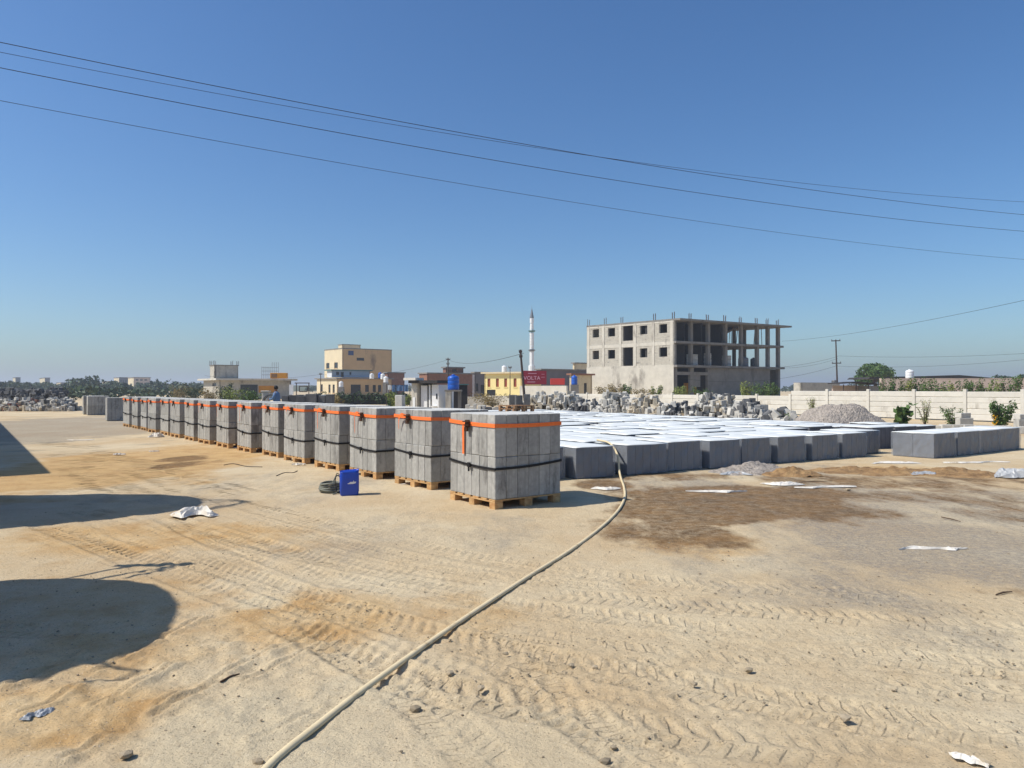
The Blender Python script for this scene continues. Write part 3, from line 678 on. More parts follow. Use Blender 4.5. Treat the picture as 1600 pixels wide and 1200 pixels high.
def rock(seed, r=1., sub=1):
    import bmesh
    bm = bmesh.new(); bmesh.ops.create_icosphere(bm, subdivisions=sub, radius=r); rs = random.Random(seed)
    for v in bm.verts: v.co *= rs.uniform(.7,1.25); v.co.z *= .7
    me = bpy.data.meshes.new('stone'); bm.to_mesh(me); bm.free(); me.materials.append(M['stone']); return me
RK = [rock(i) for i in range(5)]
for k, (x, y, r, lb) in enumerate([(648,1109,.035,'pale pointed stone right of the hose'),(703,1053,.028,'dark stone right of the hose on tyre marks'),(752,1076,.03,'pale stone in the middle of the tyre marks'),(790,1022,.022,'small stone above the middle tyre marks'),(893,1041,.026,'stone on sand, left of a close pair'),(929,1043,.024,'stone on sand, right of a close pair'),(944,1190,.03,'dark stone at the bottom edge of the picture'),(1170,1048,.03,'lone stone right of the middle tyre marks'),(1083,1069,.024,'small stone between the right tyre marks'),(1319,1124,.035,'stone at the end of the right tyre track'),(200,1180,.035,'dark stone in the sand at the bottom left'),(405,1190,.03,'dark stone just left of the hose'),(958,1168,.018,'tiny stone near the bottom edge'),(1535,1192,.03,'pale stone in the bottom right corner'),(1325,706+60,.05,'stone on the brown wet ground')]):
    tag(link('stone', RK[k % 5], None, g(x,y)+Vector((0,0,r*.3)), (0,0,k*1.1), (r,r*.9,r*.8)), lb, 'stone', 'loose stones on the yard')
rs = random.Random(5); peb = MB(); src = [([tuple(v.co) for v in m.vertices], [tuple(p.vertices) for p in m.polygons]) for m in RK]
for k in range(1500):
    x = rs.uniform(-60,1660); y = rs.triangular(700,1200,980); p = g(x,y); r = rs.choice([.003,.004,.005,.006,.009])*(1.5 if x > 1000 and y < 960 else 1)
    v, f = src[k % 5]; peb.add(v, f, Matrix.Translation(p+Vector((0,0,.0)))@Matrix.Rotation(k,4,'Z')@Matrix.Scale(r,4))
tag(peb.build('pebbles', M['stone']), 'scattered small pebbles over the sandy yard', 'pebbles', kind='stuff')
def mound(name, label, cat, c, rx, ry, h, m, seed, ang=0, rough=.3, n=40, kind=None, fine=0):
    u = np.linspace(-1,1,n); U, V = np.meshgrid(u,u); rr = np.hypot(U,V)*(1+.25*(fbm(U*2+seed,V*2,3,seed)-.5)*2)
    base = np.clip(1-rr,0,1); z = h*(np.minimum(base*1.55,1-.25*(rr*1.3)**2)*(base > 0)) if rough < .2 else h*base**.8
    z = z*(1+rough*(fbm(U*5+seed,V*5,3,seed+4)-.5)*2.4) + h*rough*.5*(fbm(U*13,V*13,2,seed+8)-.5)*(base > .02)
    if fine: z = z + fine*(np.random.RandomState(seed).rand(n,n)-.5)*(base > .03)
    z = z-.012-.05*(base <= 0)
    vs = np.stack([U*rx,V*ry,z],-1).reshape(-1,3).tolist(); fs = [(j*n+i,j*n+i+1,(j+1)*n+i+1,(j+1)*n+i) for j in range(n-1) for i in range(n-1)]
    return tag(MB().add(vs,fs).build(name, m, None, not fine, c, (0,0,ang)), label, cat, None, kind)
mound('earth_mound', 'low grey grit mound in front of the fifth wrapped pack', 'mound', g(1175,737), .9, .6, .22, M['gravel'], 3, .4, .5)
mound('earth_mound', 'low dark earth mound right of the grey grit mound', 'mound', g(1235,741), .7, .5, .16, M['clod'], 5, .4, .6)
for k, (x, y, rx, h) in enumerate([(1330,735,.9,.1),(1395,738,1.0,.12),(1470,738,1.0,.12),(1520,741,.8,.1)]):
    mound('clay_clods', 'low ridge of churned brown clay, %s from the left before the forward cluster' % ORD[k].replace('nearest','first'), 'clay', g(x,y), rx, .6, h, M['clod'], 21+k, .3, .7)
# gravel heap with loose stones
hc = g(1312, 682); hc = Vector(((1312-800)/F*26.5, 26.5, 0))
mound('gravel_heap', 'conical heap of pale crushed gravel in front of the panel wall', 'gravel heap', hc, 2.3, 2.0, 1.12, M['gravel'], 14, .2, .1, 110, fine=.035)

# ------------------------------------------------------------------ piles of loose blocks
def pile(label, c, ang, rx, ry, h, n, mats, seed, size=(.42,.15,.2), lean=.5, core='dirt', group='heaps of loose blocks'):
    rs = random.Random(seed); t = empty('block_heap', (c.x,c.y,0), ang, label, 'block heap', group)
    me = [MB().chamfer(-size[0]/2*q,-size[1]/2*w,-size[2]/2,size[0]/2*q,size[1]/2*w,size[2]/2,.012).mesh('block', M[m]) for m in mats for q, w in ((1,1),(.65,1.1),(1.1,.8))]
    nn = 16; vs = []; u = np.linspace(-1,1,nn)
    for yy in u:
        for xx in u:
            vs.append((xx*rx*.92, yy*ry*.92, max(0,(h*.7)*min(1,1.7*(1-max(abs(xx),abs(yy))))*rs.uniform(.8,1.05))-.03))
    MB().add(vs, [(j*nn+i,j*nn+i+1,(j+1)*nn+i+1,(j+1)*nn+i) for j in range(nn-1) for i in range(nn-1)]).build('inner_rubble', M[core], t)
    for k in range(int(n*1.6)):
        x = rs.uniform(-1,1); y = -rs.random()**.7 if rs.random() < .75 else rs.uniform(0,.6)
        hh = h*min(1,1.8*(1-max(abs(x),abs(y)*.9)))*rs.uniform(.75,1.05)
        z = max(size[2]*.45, hh)
        if rs.random() < .3: z = max(size[2]*.45, z*rs.random())
        r = (rs.gauss(0,.15)+rs.choice([0,0,1.57])*lean*2, rs.gauss(0,.25)+rs.choice([0,1.57,1.4])*min(1,lean*2), rs.gauss(.5,.5)+rs.choice([0,1.57]))
        link('block', rs.choice(me), t, (x*rx, y*ry, z), r)
    return t
def dp(px, d): return Vector(((px-800)/F*d, d, 0))
pile('broad heap of upright pale broken blocks below the tilted pole', dp(868,42), -.1, 2.6, 1.2, 1.25, 190, ['rubble','rubble','rubble_c'], 1, (.5,.16,.22))
pile('heap of pale blocks between the blue tank and the corner of the grey building', dp(930,40), -.2, 1.8, 1.0, .95, 100, ['rubble','rubble','rubble_d'], 2)
pile('tall heap of pale grey blocks beside a neat block column', dp(962,37), -.3, 1.15, .9, 1.35, 90, ['rubble'], 3)
pile('heap of cream coloured broken blocks below the open doorway', dp(1012,35.5), -.3, 1.0, .8, 1.25, 90, ['rubble_c','rubble_c','rubble'], 4, (.4,.2,.2))
pile('low scattered heap of grey blocks right of the cream heap', dp(1056,33.5), -.3, 1.1, .8, .95, 70, ['rubble','rubble_d'], 5)
pile('tall jumbled heap of pale blocks with one block on top', dp(1118,32), -.3, 1.3, .9, 1.3, 110, ['rubble','rubble','rubble_c','rubble_d'], 6)
pile('leaning dark grey blocks at the right of the jumbled heaps', dp(1167,31), -.3, .8, .7, 1.05, 50, ['rubble_d','rubble'], 7, (.6,.25,.3))
pile('low heap of grey blocks with weeds left of the gravel heap', dp(1215,30), -.2, .9, .7, .65, 40, ['rubble','rubble_d'], 8, (.6,.3,.3), .2)
NB = MB().chamfer(0,0,0,.6,.3,.2,.012).mesh('block', M['rubble'])
for (px, d, n, w, lb) in [(987,36.2,6,1,'neat column of grey blocks beside the tall pale heap'),(1186,31.5,5,1,'neat dark block column in front of the low panel wall'),(1203,29.6,3,1,'small neat pile of grey blocks left of the gravel heap')]:
    t = empty('block_column', dp(px,d), FA, lb, 'block column', 'neat block columns')
    for k in range(n):
        for j in range(2): link('block', NB, t, (random.uniform(-.02,.02), .31*j, .2*k), (0,0,random.uniform(-.04,.04)))
# far left: dark block pile and the pale rubble before it
for k in range(4): pile('long ragged pile of dark blocks at the far left, %s section from the left' % ['first','second','third','last'][k], Vector(((-22+31*k-800)/F*66+1, 66, 0)), 0, 1.5, 1.0, 1.5, 80, ['rubble_d'], 30+k, (.5,.3,.3), .4)
for k in range(3): pile('low spread of pale broken rubble at the far left, %s section from the left' % ['first','middle','last'][k], Vector(((5+42*k-800)/F*56, 56, 0)), 0, 1.6, 1.3, .75, 90, ['rubble','rubble','rubble_c','rubble_d','brick' if k == 1 else 'rubble'], 36+k, (.5,.25,.2), .5)
# dark stacks of old blocks in the middle distance behind the rows
GS = MB().chamfer(0,0,0,.4,.6,.5,.015).mesh('block', M['rubble_d']); GX = MB().chamfer(0,0,0,.4,.6,.5,.015).mesh('block', M['rubble']); GL = MB().chamfer(0,0,0,.22,.6,.62,.015).mesh('block', M['rubble'])
for (px, d, n, hgt, me, lb) in [(438,40,4,2,GS,'dark grey block stack right of the standing person'),(464,40,4,2,GS,'dark grey block stack, middle of the three by the person'),(484,40,3,2,GS,'dark grey block stack, right of the three by the person'),(505,38,4,1,GS,'low dark blocks left of the pale upright blocks'),(542,38,5,1,GL,'row of pale upright blocks behind the strapped stacks'),(567,37.5,7,1,GS,'row of dark blocks under the cream building'),(676+50,42,5,1,GL,'row of upright pale blocks right of the blue tank'),(757,41,3,1,GS,'dark blocks left of the pallets on the packs'),(772,41,3,1,GS,'dark blocks just behind the pallets on the packs'),(806,40,2,2,GS,'dark block pair behind the pallets, under the tilted pole')]:
    t = empty('old_block_stack', dp(px,d), R(random.uniform(-8,14)), lb, 'block stack', 'old block stacks behind the rows')
    w = .41 if me is GS else .24
    for i in range(n):
        for k in range(hgt if hgt > 1 else (1 if random.random() < .9 else 2)):
            link('block', random.choice([me, me, me, GX if me is GS else me]), t, (w*i+random.uniform(0,.05), random.uniform(-.12,.12), .51*k), (0,0,random.uniform(-.12,.12)), (random.uniform(.8,1.05),1,random.uniform(.8,1.0)))
    t.scale = (1,1,1.35) if hgt == 1 else (1,1,1.4)
# low line of single blocks at the right, below the wall
for k in range(13):
    px = 1402+17.5*k; d = 29.5-.18*k
    tag(link('kerb_block', NB, None, dp(px,d)+Vector((0,0,.0)), (0,0,R(-12+random.uniform(-8,8))), (random.uniform(.6,1),1,random.uniform(1.1,1.5))), 'single grey block in the low line beneath the panel wall, %s from the left' % (['first']+ORD[1:])[k], 'block', 'line of single blocks under the wall')
for px, d, lb in [(1500,30.5,'grey block resting higher behind the line, before the third wall post'),(1592,29,'grey block resting higher at the right edge of the picture')]:
    t = empty('block_pair', dp(px,d), .1, lb, 'block'); link('block', NB, t, (0,0,0), (0,0,0), (1,1,2.4)); link('block', NB, t, (.05,0,.48), (0,0,.3))

# ------------------------------------------------------------------ panel wall
wl = empty('precast_panel_wall', (25,36,0), 0, 'long pale precast concrete wall of stacked horizontal panels between posts', 'wall')
WV = Vector((-.52,.854,0)); WA = math.atan2(.854,-.52); PL = 2.7
POST = MB().chamfer(-.09,-.09,0,.09,.09,1.66,.012).mesh('post', M['fence'])
PAN = [MB().chamfer(.07,-.035,0,PL-.07,.035,.29,.02).mesh('panel', M['fence']) for _ in range(2)]
for k in range(-3, 15):
    p = WV*(PL*k); zb = 0 if k < 5 else -.32
    link('post', POST, wl, (p.x,p.y,zb), (0,0,WA))
    if k == 14: break
    for q in range(5): link('panel', PAN[q % 2], wl, (p.x,p.y,.05+.3*q+zb+.0), (0,random.uniform(-.003,.003),WA))

# ------------------------------------------------------------------ buildings
def facade(mb, O, u, n, W_, z0, z1, ops, th=.22):
    """wall from O along unit u, thickness inwards along n; ops: (x0,x1,za,zb)"""
    xs = sorted({0,W_,*[o[0] for o in ops],*[o[1] for o in ops]}); 
    for a, b in zip(xs[:-1], xs[1:]):
        if b-a < 1e-4: continue
        cut = sorted([(o[2],o[3]) for o in ops if o[0] <= a+1e-4 and o[1] >= b-1e-4]); z = z0; seg = []
        for c, d in cut:
            if c > z: seg.append((z,c))
            z = max(z,d)
        if z < z1: seg.append((z,z1))
        for c, d in seg:
            P = [O+u*a, O+u*b, O+u*b+n*th, O+u*a+n*th]
            mb.add([(p.x,p.y,c) for p in P]+[(p.x,p.y,d) for p in P], [(3,2,1,0),(4,5,6,7),(0,1,5,4),(1,2,6,5),(2,3,7,6),(3,0,4,7)])
def solve(cx, d, lx, rx, u=UR, w=RW):
    X = (cx-800)/F*d; q = (rx-800)/F; Lr = (q*d-X)/(u.x-u.y*q); q = (lx-800)/F; Ll = (X-q*d)/(q*w.y-w.x) if abs(q*w.y-w.x) > 1e-6 else 5
    return Vector((X,d,0)), Lr, Ll
def zat(py, d): return EYE+(HZ-py)/F*d
def building(name, label, cx, d, lx, rx, top, wallm, rops=(), lops=(), z0=0, u=UR, w=RW, paneR='glass', roofm='conc_d', over=.25, parapet=.0, lm=None, group=None, shutter=None, rooft=.22, sill=True):
    """corner at pixel cx and distance d; right face to pixel rx, left face to pixel lx; windows in fractions of the face"""
    O, Lr, Ll = solve(cx, d, lx, rx, u, w); H = zat(top, d) if top > 20 or top < 0 else top
    Ll = Ll if Ll > .3 else 6.; t = empty(name, (O.x,O.y,z0), 0, label, 'building', group); Z = Vector((0,0,0)); Hh = H-z0
    for face, (uu, nn, W_, ops) in {'R':(u,w,Lr,rops),'L':(w,u,Ll,lops)}.items():
        oo = [(a*W_,b*W_,c*Hh,e*Hh) for a,b,c,e,*_ in ops]; mb = MB(); facade(mb, Z+(u*.0), uu, nn, W_, 0, Hh, oo)
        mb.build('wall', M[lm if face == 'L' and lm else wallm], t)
        for (a,b,c,e), src_ in zip(oo, ops):
            if len(src_) > 4 and src_[4] == 'open': continue
            gm = src_[4] if len(src_) > 4 else paneR
            wb = MB(); A, B = uu*(a), uu*(b); i0 = nn*.12; i1 = nn*.16
            for lo, hi, zz0, zz1 in ((a,b,c,e),):
                P = [uu*lo+i0, uu*hi+i0, uu*hi+i1, uu*lo+i1]; wb.add([(p.x,p.y,zz0) for p in P]+[(p.x,p.y,zz1) for p in P], [(3,2,1,0),(4,5,6,7),(0,1,5,4),(1,2,6,5),(2,3,7,6),(3,0,4,7)])
            wo = wb.build('window', M[gm], t)
            if sill:
                sb = MB(); P = [uu*(a-.08)-nn*.08, uu*(b+.08)-nn*.08, uu*(b+.08)-nn*.002, uu*(a-.08)-nn*.002]; sb.add([(p.x,p.y,c-.1) for p in P]+[(p.x,p.y,c-.02) for p in P], [(3,2,1,0),(4,5,6,7),(0,1,5,4),(1,2,6,5),(2,3,7,6),(3,0,4,7)]); sb.build('sill', M[wallm], wo)
    mb = MB()   # back walls
    facade(mb, u*Lr, w, -u, Ll, 0, Hh, []); facade(mb, w*Ll+u*.22, u, -w, Lr-.44, 0, Hh, []); mb.build('back_wall', M[wallm], t)
    e = over; P = [-u*e-w*e, u*(Lr+e)-w*e, u*(Lr+e)+w*(Ll+e), -u*e+w*(Ll+e)]
    MB().add([(p.x,p.y,Hh+.003) for p in P]+[(p.x,p.y,Hh+rooft) for p in P], [(3,2,1,0),(4,5,6,7),(0,1,5,4),(1,2,6,5),(2,3,7,6),(3,0,4,7)]).build('roof', M[roofm], t)
    return t, O, Lr, Ll, H
def tank(label, c, r, h, m, cat='water tank', group=None):
    t = empty('water_tank', c, 0, label, cat, group)
    MB().lathe([(r*.94,0),(r,.04*h),(r,.3*h),(r*.97,.32*h),(r,.34*h),(r,.58*h),(r*.97,.6*h),(r,.62*h),(r,.82*h),(r*.86,.9*h),(r*.5,.96*h)], 20).build('shell', M[m], t, True)
    MB().lathe([(r*.34,.95*h),(r*.34,1.02*h),(r*.1,1.05*h)], 14).build('lid', M[m], t, True); return t
def rods(pts, h, r=.02, m='rust', parent=None, name='rebar'):
    for p in pts:
        mb = MB()
        for dx, dy in ((-.12,-.12),(.12,-.12),(.12,.12),(-.12,.12)): mb.tube([(p[0]+dx,p[1]+dy,p[2]),(p[0]+dx*1.1,p[1]+dy*1.1,p[2]+h*random.uniform(.75,1))], r, 4)
        mb.build(name, M[m], parent)

# --- concrete frame building
BC = Vector(((1053-800)/F*92, 92, 0)); D0 = 92.
def bpt(px, d): return Vector(((px-800)/F*d, d, 0))
BL = bpt(917,102.5)-BC; BR = bpt(1221,103.0)-BC; LL, LR = BL.length, BR.length; bu, bv = BR.normalized(), BL.normalized()
Z1, Z2, Z3 = zat(570,92), zat(532.5,92), zat(498,92)
fb = empty('frame_building', BC, 0, 'three-storey unfinished grey concrete frame building with open bays and block infill', 'building')
def slab(z0, z1, o_r, o_l, name='floor_slab', m='conc_d', oe=0):
    P = [-bv*o_r-bu*o_l, bu*(LR+oe)-bv*o_r, bu*(LR+oe)+bv*LL, bv*LL-bu*o_l]
    MB().add([(p.x,p.y,z0) for p in P]+[(p.x,p.y,z1) for p in P], [(3,2,1,0),(4,5,6,7),(0,1,5,4),(1,2,6,5),(2,3,7,6),(3,0,4,7)]).build(name, M[m], fb)
slab(Z1-.28, Z1, .5, .03); slab(Z2-.28, Z2, .35, .03); slab(Z3-.2, Z3+.02, 1.0, .06, 'roof_slab', 'conc_d', .8)
def lbox(a0, a1, b0, b1, z0, z1, name, m):
    P = [bu*a0+bv*b0, bu*a1+bv*b0, bu*a1+bv*b1, bu*a0+bv*b1]
    return MB().add([(p.x,p.y,z0) for p in P]+[(p.x,p.y,z1) for p in P], [(3,2,1,0),(4,5,6,7),(0,1,5,4),(1,2,6,5),(2,3,7,6),(3,0,4,7)]).build(name, M[m], fb)
def afrac(px):     # distance along the right face for a pixel
    q = (px-800)/F; return (q*BC.y-BC.x)/(bu.x-bu.y*q)
def bfrac(px):
    q = (px-800)/F; return (BC.x-q*BC.y)/(q*bv.y-bv.x)
colx = [1055.5,1081.5,1108.5,1135.5,1160,1185,1206]
cols = [afrac(x) for x in colx]; cols[-1] = LR-2.6; cols.append(LR-.42)
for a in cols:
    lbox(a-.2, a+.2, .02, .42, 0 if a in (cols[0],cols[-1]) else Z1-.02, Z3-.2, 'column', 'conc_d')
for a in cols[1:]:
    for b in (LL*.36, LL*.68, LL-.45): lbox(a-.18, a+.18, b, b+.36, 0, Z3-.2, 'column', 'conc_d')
# left face: storey bands, columns and block infill with real openings
x = lambda px: bfrac(px)
ops3 = []; ops2 = []
for a, b in ((926,936),(950,961),(1000,1011.5),(1030,1042.5)):
    ops2.append((x(b),x(a),Z1+1.05,Z1+2.25)); ops3.append((x(b)*1.0,x(a),Z2+1.0,Z2+2.2))
tall = (x(989),x(973)); 
mb = MB(); facade(mb, Vector((0,0,0)), bv, bu, LL, Z1, Z2-.5, ops2+[(tall[0],tall[1],Z1,Z2-.55)]); facade(mb, Vector((0,0,0)), bv, bu, LL, Z2-.02, Z3-.42, ops3+[(tall[0],tall[1],Z2+.35,Z3-.42)]); mb.build('infill_wall', M['hollow'], fb)
mb = MB(); facade(mb, -bu*.05, bv, bu, LL, -.5, Z1-.28, []); mb.build('ground_floor_wall', M['conc'], fb)
for z0, z1 in ((Z2-.5,Z2-.02),(Z3-.42,Z3-.2),(Z1-.28,Z1+.02)): 
    mb = MB(); facade(mb, -bu*.04, bv, bu, LL, z0, z1, []); mb.build('ring_beam', M['conc'], fb)
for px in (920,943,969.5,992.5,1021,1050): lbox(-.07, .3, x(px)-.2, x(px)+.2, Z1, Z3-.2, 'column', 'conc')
# block courses on the infill: real recessed joints as thin dark ledges
for z0, z1 in ((Z1+.3,Z2-.7),(Z2+.3,Z3-.6)):
    z = z0
    while z < z1:
        prev = 0
        cuts = sorted([(o[0],o[1]) for o in ops2+ops3 if o[2]-.05 < z < o[3]+.05]+[tall])
        for a, b in cuts+[(LL,LL)]:
            if a-prev > .3: lbox(-.012, .02, prev+.05, a-.05, z, z+.16, 'block_course', 'hollow')
            prev = max(prev,b)
        z += .2
# right face ground floor: closed wall from the third bay on, doorways in the first two
c1, c2, c3 = cols[1], cols[2], cols[6]
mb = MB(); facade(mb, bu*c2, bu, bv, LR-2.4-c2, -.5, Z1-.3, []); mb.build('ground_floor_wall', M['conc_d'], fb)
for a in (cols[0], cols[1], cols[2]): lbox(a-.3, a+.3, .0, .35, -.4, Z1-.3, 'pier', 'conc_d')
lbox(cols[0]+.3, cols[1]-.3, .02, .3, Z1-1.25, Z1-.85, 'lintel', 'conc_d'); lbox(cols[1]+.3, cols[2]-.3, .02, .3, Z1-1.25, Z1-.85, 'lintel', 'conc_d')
lbox(cols[1]+.3, cols[1]+1.6, .1, .25, 1.9, Z1-1.25, 'door_infill', 'conc_d'); 
lbox(.3, LR-.5, LL-.6, LL-.4, -.4, Z1-.3, 'rear_wall', 'hollow'); lbox(cols[2]-.05, cols[2]+.15, .4, LL-.7, -.4, Z1-.3, 'shade_partition', 'inner'); lbox(.4, cols[2]-.1, 5.0, 5.2, -.4, Z1-.3, 'shade_partition', 'inner')  # inner partitions here and below are added to keep the bays dark
mb = MB(); lbox(.25, cols[3], 4.4, 4.6, Z1, Z2-.28, 'shade_partition', 'inner'); lbox(.25, cols[3], 4.4, 4.6, Z2, Z3-.2, 'shade_partition', 'inner')
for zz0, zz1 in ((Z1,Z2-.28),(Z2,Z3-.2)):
    lbox(3.2, 3.4, 7.8, max(8.2,x(990)), zz0, zz1, 'shade_partition', 'inner') if x(990) > 8.2 else None; lbox(3.2, 3.4, x(972), LL-.2, zz0, zz1, 'shade_partition', 'inner')
    lbox(.25, 3.2, x(990), x(990)+.15, zz0, zz1, 'shade_partition', 'inner'); lbox(.25, 3.2, x(972)-.15, x(972), zz0, zz1, 'shade_partition', 'inner')
    lbox(cols[3], cols[3]+.2, .9, LL-.3, zz0, zz1, 'shade_partition', 'inner'); lbox(cols[1], cols[1]+.15, 1.2, 4.4, zz0, zz1, 'shade_partition', 'inner'); lbox(cols[2], cols[2]+.15, 1.2, 4.4, zz0, zz1, 'shade_partition', 'inner')
lbox(.3, cols[5], LL-.3, LL-.1, Z1, Z2-.28, 'rear_wall', 'hollow')
lbox(cols[0]+.3, cols[3], LL-.3, LL-.1, Z2, Z3-.2, 'rear_wall', 'hollow'); lbox(LR-.3, LR-.1, .3, LL*.4, 0, Z1-.3, 'end_wall', 'conc_d')
lbox(cols[1]+.5, cols[2]-.4, 1.6, 1.7, .3, 2.4, 'sunlit_wall_panel', 'goldbox')  # bright yellow panel standing in for the sunlit wall beyond the doorway
# rebar on the roof
for a in cols: rods([tuple(bu*a+bv*.3+Vector((0,0,Z3)))], 1.0, .035, 'rust', fb)
for px in (918,944,970,1021): rods([tuple(bu*.2+bv*x(px)+Vector((0,0,Z3)))], 1.0, .035, 'rust', fb)
# third-storey inclined stair flights and props
for a0, a1, z0, z1 in ((cols[3]+.3,cols[4]-.2,Z2+.3,Z3-.6),(cols[4]-.2,cols[3]+.6,Z2+1.3,Z3-.3),(cols[4]+.4,cols[5]-.3,Z2+1.4,Z2+2.4)):
    P = [bu*a0+bv*3, bu*a1+bv*3, bu*a1+bv*4.2, bu*a0+bv*4.2]; zz = [z0,z1,z1,z0]
    MB().add([(p.x,p.y,q) for p,q in zip(P,zz)]+[(p.x,p.y,q+.22) for p,q in zip(P,zz)], [(3,2,1,0),(4,5,6,7),(0,1,5,4),(1,2,6,5),(2,3,7,6),(3,0,4,7)]).build('stair_flight', M['conc_d'], fb)
for a in np.linspace(cols[4]+.5, LR-.8, 9):
    p = bu*a+bv*random.uniform(1.2,6); MB().tube([(p.x,p.y,Z2),(p.x+random.uniform(-.4,.4),p.y,Z3-.2)], .05, 5).build('prop', M['wood_old'], fb)
# things standing on the second floor
def fl(a, b, z): return BC+bu*a+bv*b+Vector((0,0,z))
fa2 = math.atan2(bu.y,bu.x)
for k, (p0, p1, h, lb) in enumerate([(1083,1097,1.65,'pale block pile on the first upper floor, left of three'),(1110,1118,1.75,'pale block pile on the first upper floor, middle of three'),(1138,1149,1.5,'pale block pile on the first upper floor, right of three')]):
    a0, a1 = afrac(p0), afrac(p1); t = empty('stored_blocks', fl(a0,.6,Z1+.003), fa2, lb, 'block pile', 'block piles stored in the frame building')
    n = int(h/.21)
    bm_ = MB().chamfer(0,0,0,(a1-a0)/2-.01,.45,.2,.01).mesh('block', M['rubble'])
    for i in range(n):
        for j in range(2): link('block', bm_, t, ((a1-a0)/2*j, random.uniform(-.03,.03), .207*i))
tank('round grey water tank on the first upper floor, larger of two', fl(afrac(1172),1.0,Z1+.003), .68, 1.35, 'metal'); tank('grey water tank partly hidden behind a column, upper floor', fl(afrac(1190),1.2,Z1+.003), .42, 1.25, 'metal')

# --- cream/ochre tall building on the left
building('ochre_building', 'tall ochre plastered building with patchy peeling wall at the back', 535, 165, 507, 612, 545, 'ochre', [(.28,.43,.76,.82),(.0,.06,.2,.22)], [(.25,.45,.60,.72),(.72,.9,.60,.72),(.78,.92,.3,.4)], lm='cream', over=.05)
oc = Vector(((535-800)/F*165,165,0)); hz = zat(545,165)
st = empty('rooftop_room', (oc.x,oc.y,hz+.22), 0, 'rooftop stair room with blue window on the tall ochre building', 'building')
mb = MB(); facade(mb, Vector((0,0,0)), UR, RW, 4.4, 0, .7, []); facade(mb, Vector((0,0,0)), RW, UR, 2.2, 0, .7, []); facade(mb, UR*4.4, RW, -UR, 2.2, 0, .7, []); facade(mb, RW*2.2, UR, -RW, 4.4, 0, .7, []); mb.build('wall', M['cream'], st)
P = [-UR*.1-RW*.1, UR*4.5-RW*.1, UR*4.5+RW*2.3, -UR*.1+RW*2.3]; MB().add([(p.x,p.y,.7) for p in P]+[(p.x,p.y,.85) for p in P], [(3,2,1,0),(4,5,6,7),(0,1,5,4),(1,2,6,5),(2,3,7,6),(3,0,4,7)]).build('roof', M['conc_d'], st)
q = UR*1.4-RW*.02; q2 = UR*2.7-RW*.02; MB().add([(q.x,q.y,-1.6),(q2.x,q2.y,-1.6),(q2.x,q2.y,-.6),(q.x,q.y,-.6),(q.x+.02,q.y+.03,-1.6),(q2.x+.02,q2.y+.03,-1.6),(q2.x+.02,q2.y+.03,-.6),(q.x+.02,q.y+.03,-.6)], [(0,1,2,3),(7,6,5,4),(0,4,5,1),(1,5,6,2),(2,6,7,3),(3,7,4,0)]).build('window', M['glassb'], st)
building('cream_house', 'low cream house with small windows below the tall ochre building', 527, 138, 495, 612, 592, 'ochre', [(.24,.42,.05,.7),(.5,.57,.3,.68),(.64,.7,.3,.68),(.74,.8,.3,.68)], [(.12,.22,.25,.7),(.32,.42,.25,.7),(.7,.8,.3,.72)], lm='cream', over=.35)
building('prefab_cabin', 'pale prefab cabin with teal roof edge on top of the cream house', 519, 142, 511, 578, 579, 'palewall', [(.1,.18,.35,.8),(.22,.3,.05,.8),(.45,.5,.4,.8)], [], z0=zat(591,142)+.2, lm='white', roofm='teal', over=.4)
building('brown_wing', 'dark brown low wing right of the tall ochre building', 606, 150, 600, 632, 583, 'brick', [(.3,.6,.1,.5)], [], over=.2)
for px, py, d, r, h, m, lb in [(581,591,139,.42,1.0,'white','white water tank on the cream house roof, leftmost'),(598,592,139,.4,1.1,'white','white water tank on the cream house roof, middle'),(603,597,131,.42,1.1,'white','white water tank in front of the others by the cream house'),(594,590,143,.4,1.1,'bluetank','small blue tank among the white tanks'),(533,604,134,.4,1.05,'white','pale tank before the cream house wall')]:
    c = at(px,py,d); zb = max(0, c.z-.1)
    t = tank(lb, (c.x,c.y,zb), r, h, m)
    if py > 596: MB().box(-.5,-.5,-zb,.5,.5,-.004).build('stand', M['conc_d'], t)
# --- far left unfinished house
building('unfinished_house', 'single-storey unfinished block house with wide flat roof at the left', 343, 112, 318, 455, 594, 'hollow', [(.02+.1,.17,.62,.78),(.28,.52,.02,.78),(.53,.76,.35,.72,'goldbox')], [(.2,.45,.7,.85)], roofm='conc', over=.75, rooft=.28, sill=False)
O_, a_, b_ = solve(343,112,318,455)
hr = zat(594,112)+.29
rt = empty('roof_block_room', at(335,592,113.5)*1.0, 0, 'square block room with rebar on the roof of the unfinished house', 'building'); rt.location.z = hr
mb = MB(); facade(mb, Vector((0,0,0)), UR, RW, 3.6, 0, 2.0, []); facade(mb, Vector((0,0,0)), RW, UR, 2.4, 0, 2.0, []); facade(mb, UR*3.6, RW, -UR, 2.4, 0, 2., []); facade(mb, RW*2.4, UR, -RW, 3.6, 0, 2., []); mb.build('wall', M['hollow'], rt)
P = [-UR*.1-RW*.1, UR*3.7-RW*.1, UR*3.7+RW*2.5, -UR*.1+RW*2.5]; MB().add([(p.x,p.y,2.0) for p in P]+[(p.x,p.y,2.12) for p in P], [(3,2,1,0),(4,5,6,7),(0,1,5,4),(1,2,6,5),(2,3,7,6),(3,0,4,7)]).build('roof', M['conc_d'], rt)
rods([tuple(q+Vector((0,0,2.1))) for q in (Vector((0,0,0)),UR*2.6,UR*3.5,RW*2)], .7, .025, 'rust', rt)
cg = empty('rebar_cage', (at(409,592,116).x,116,hr), ANG-.3, 'upright rebar cage for columns on the unfinished house roof', 'rebar')
for i in range(9): MB().tube([(.31*i,0,0),(.31*i,0,1.9 if i < 5 else 2.6)], .025, 4).build('bar', M['rust'], cg)
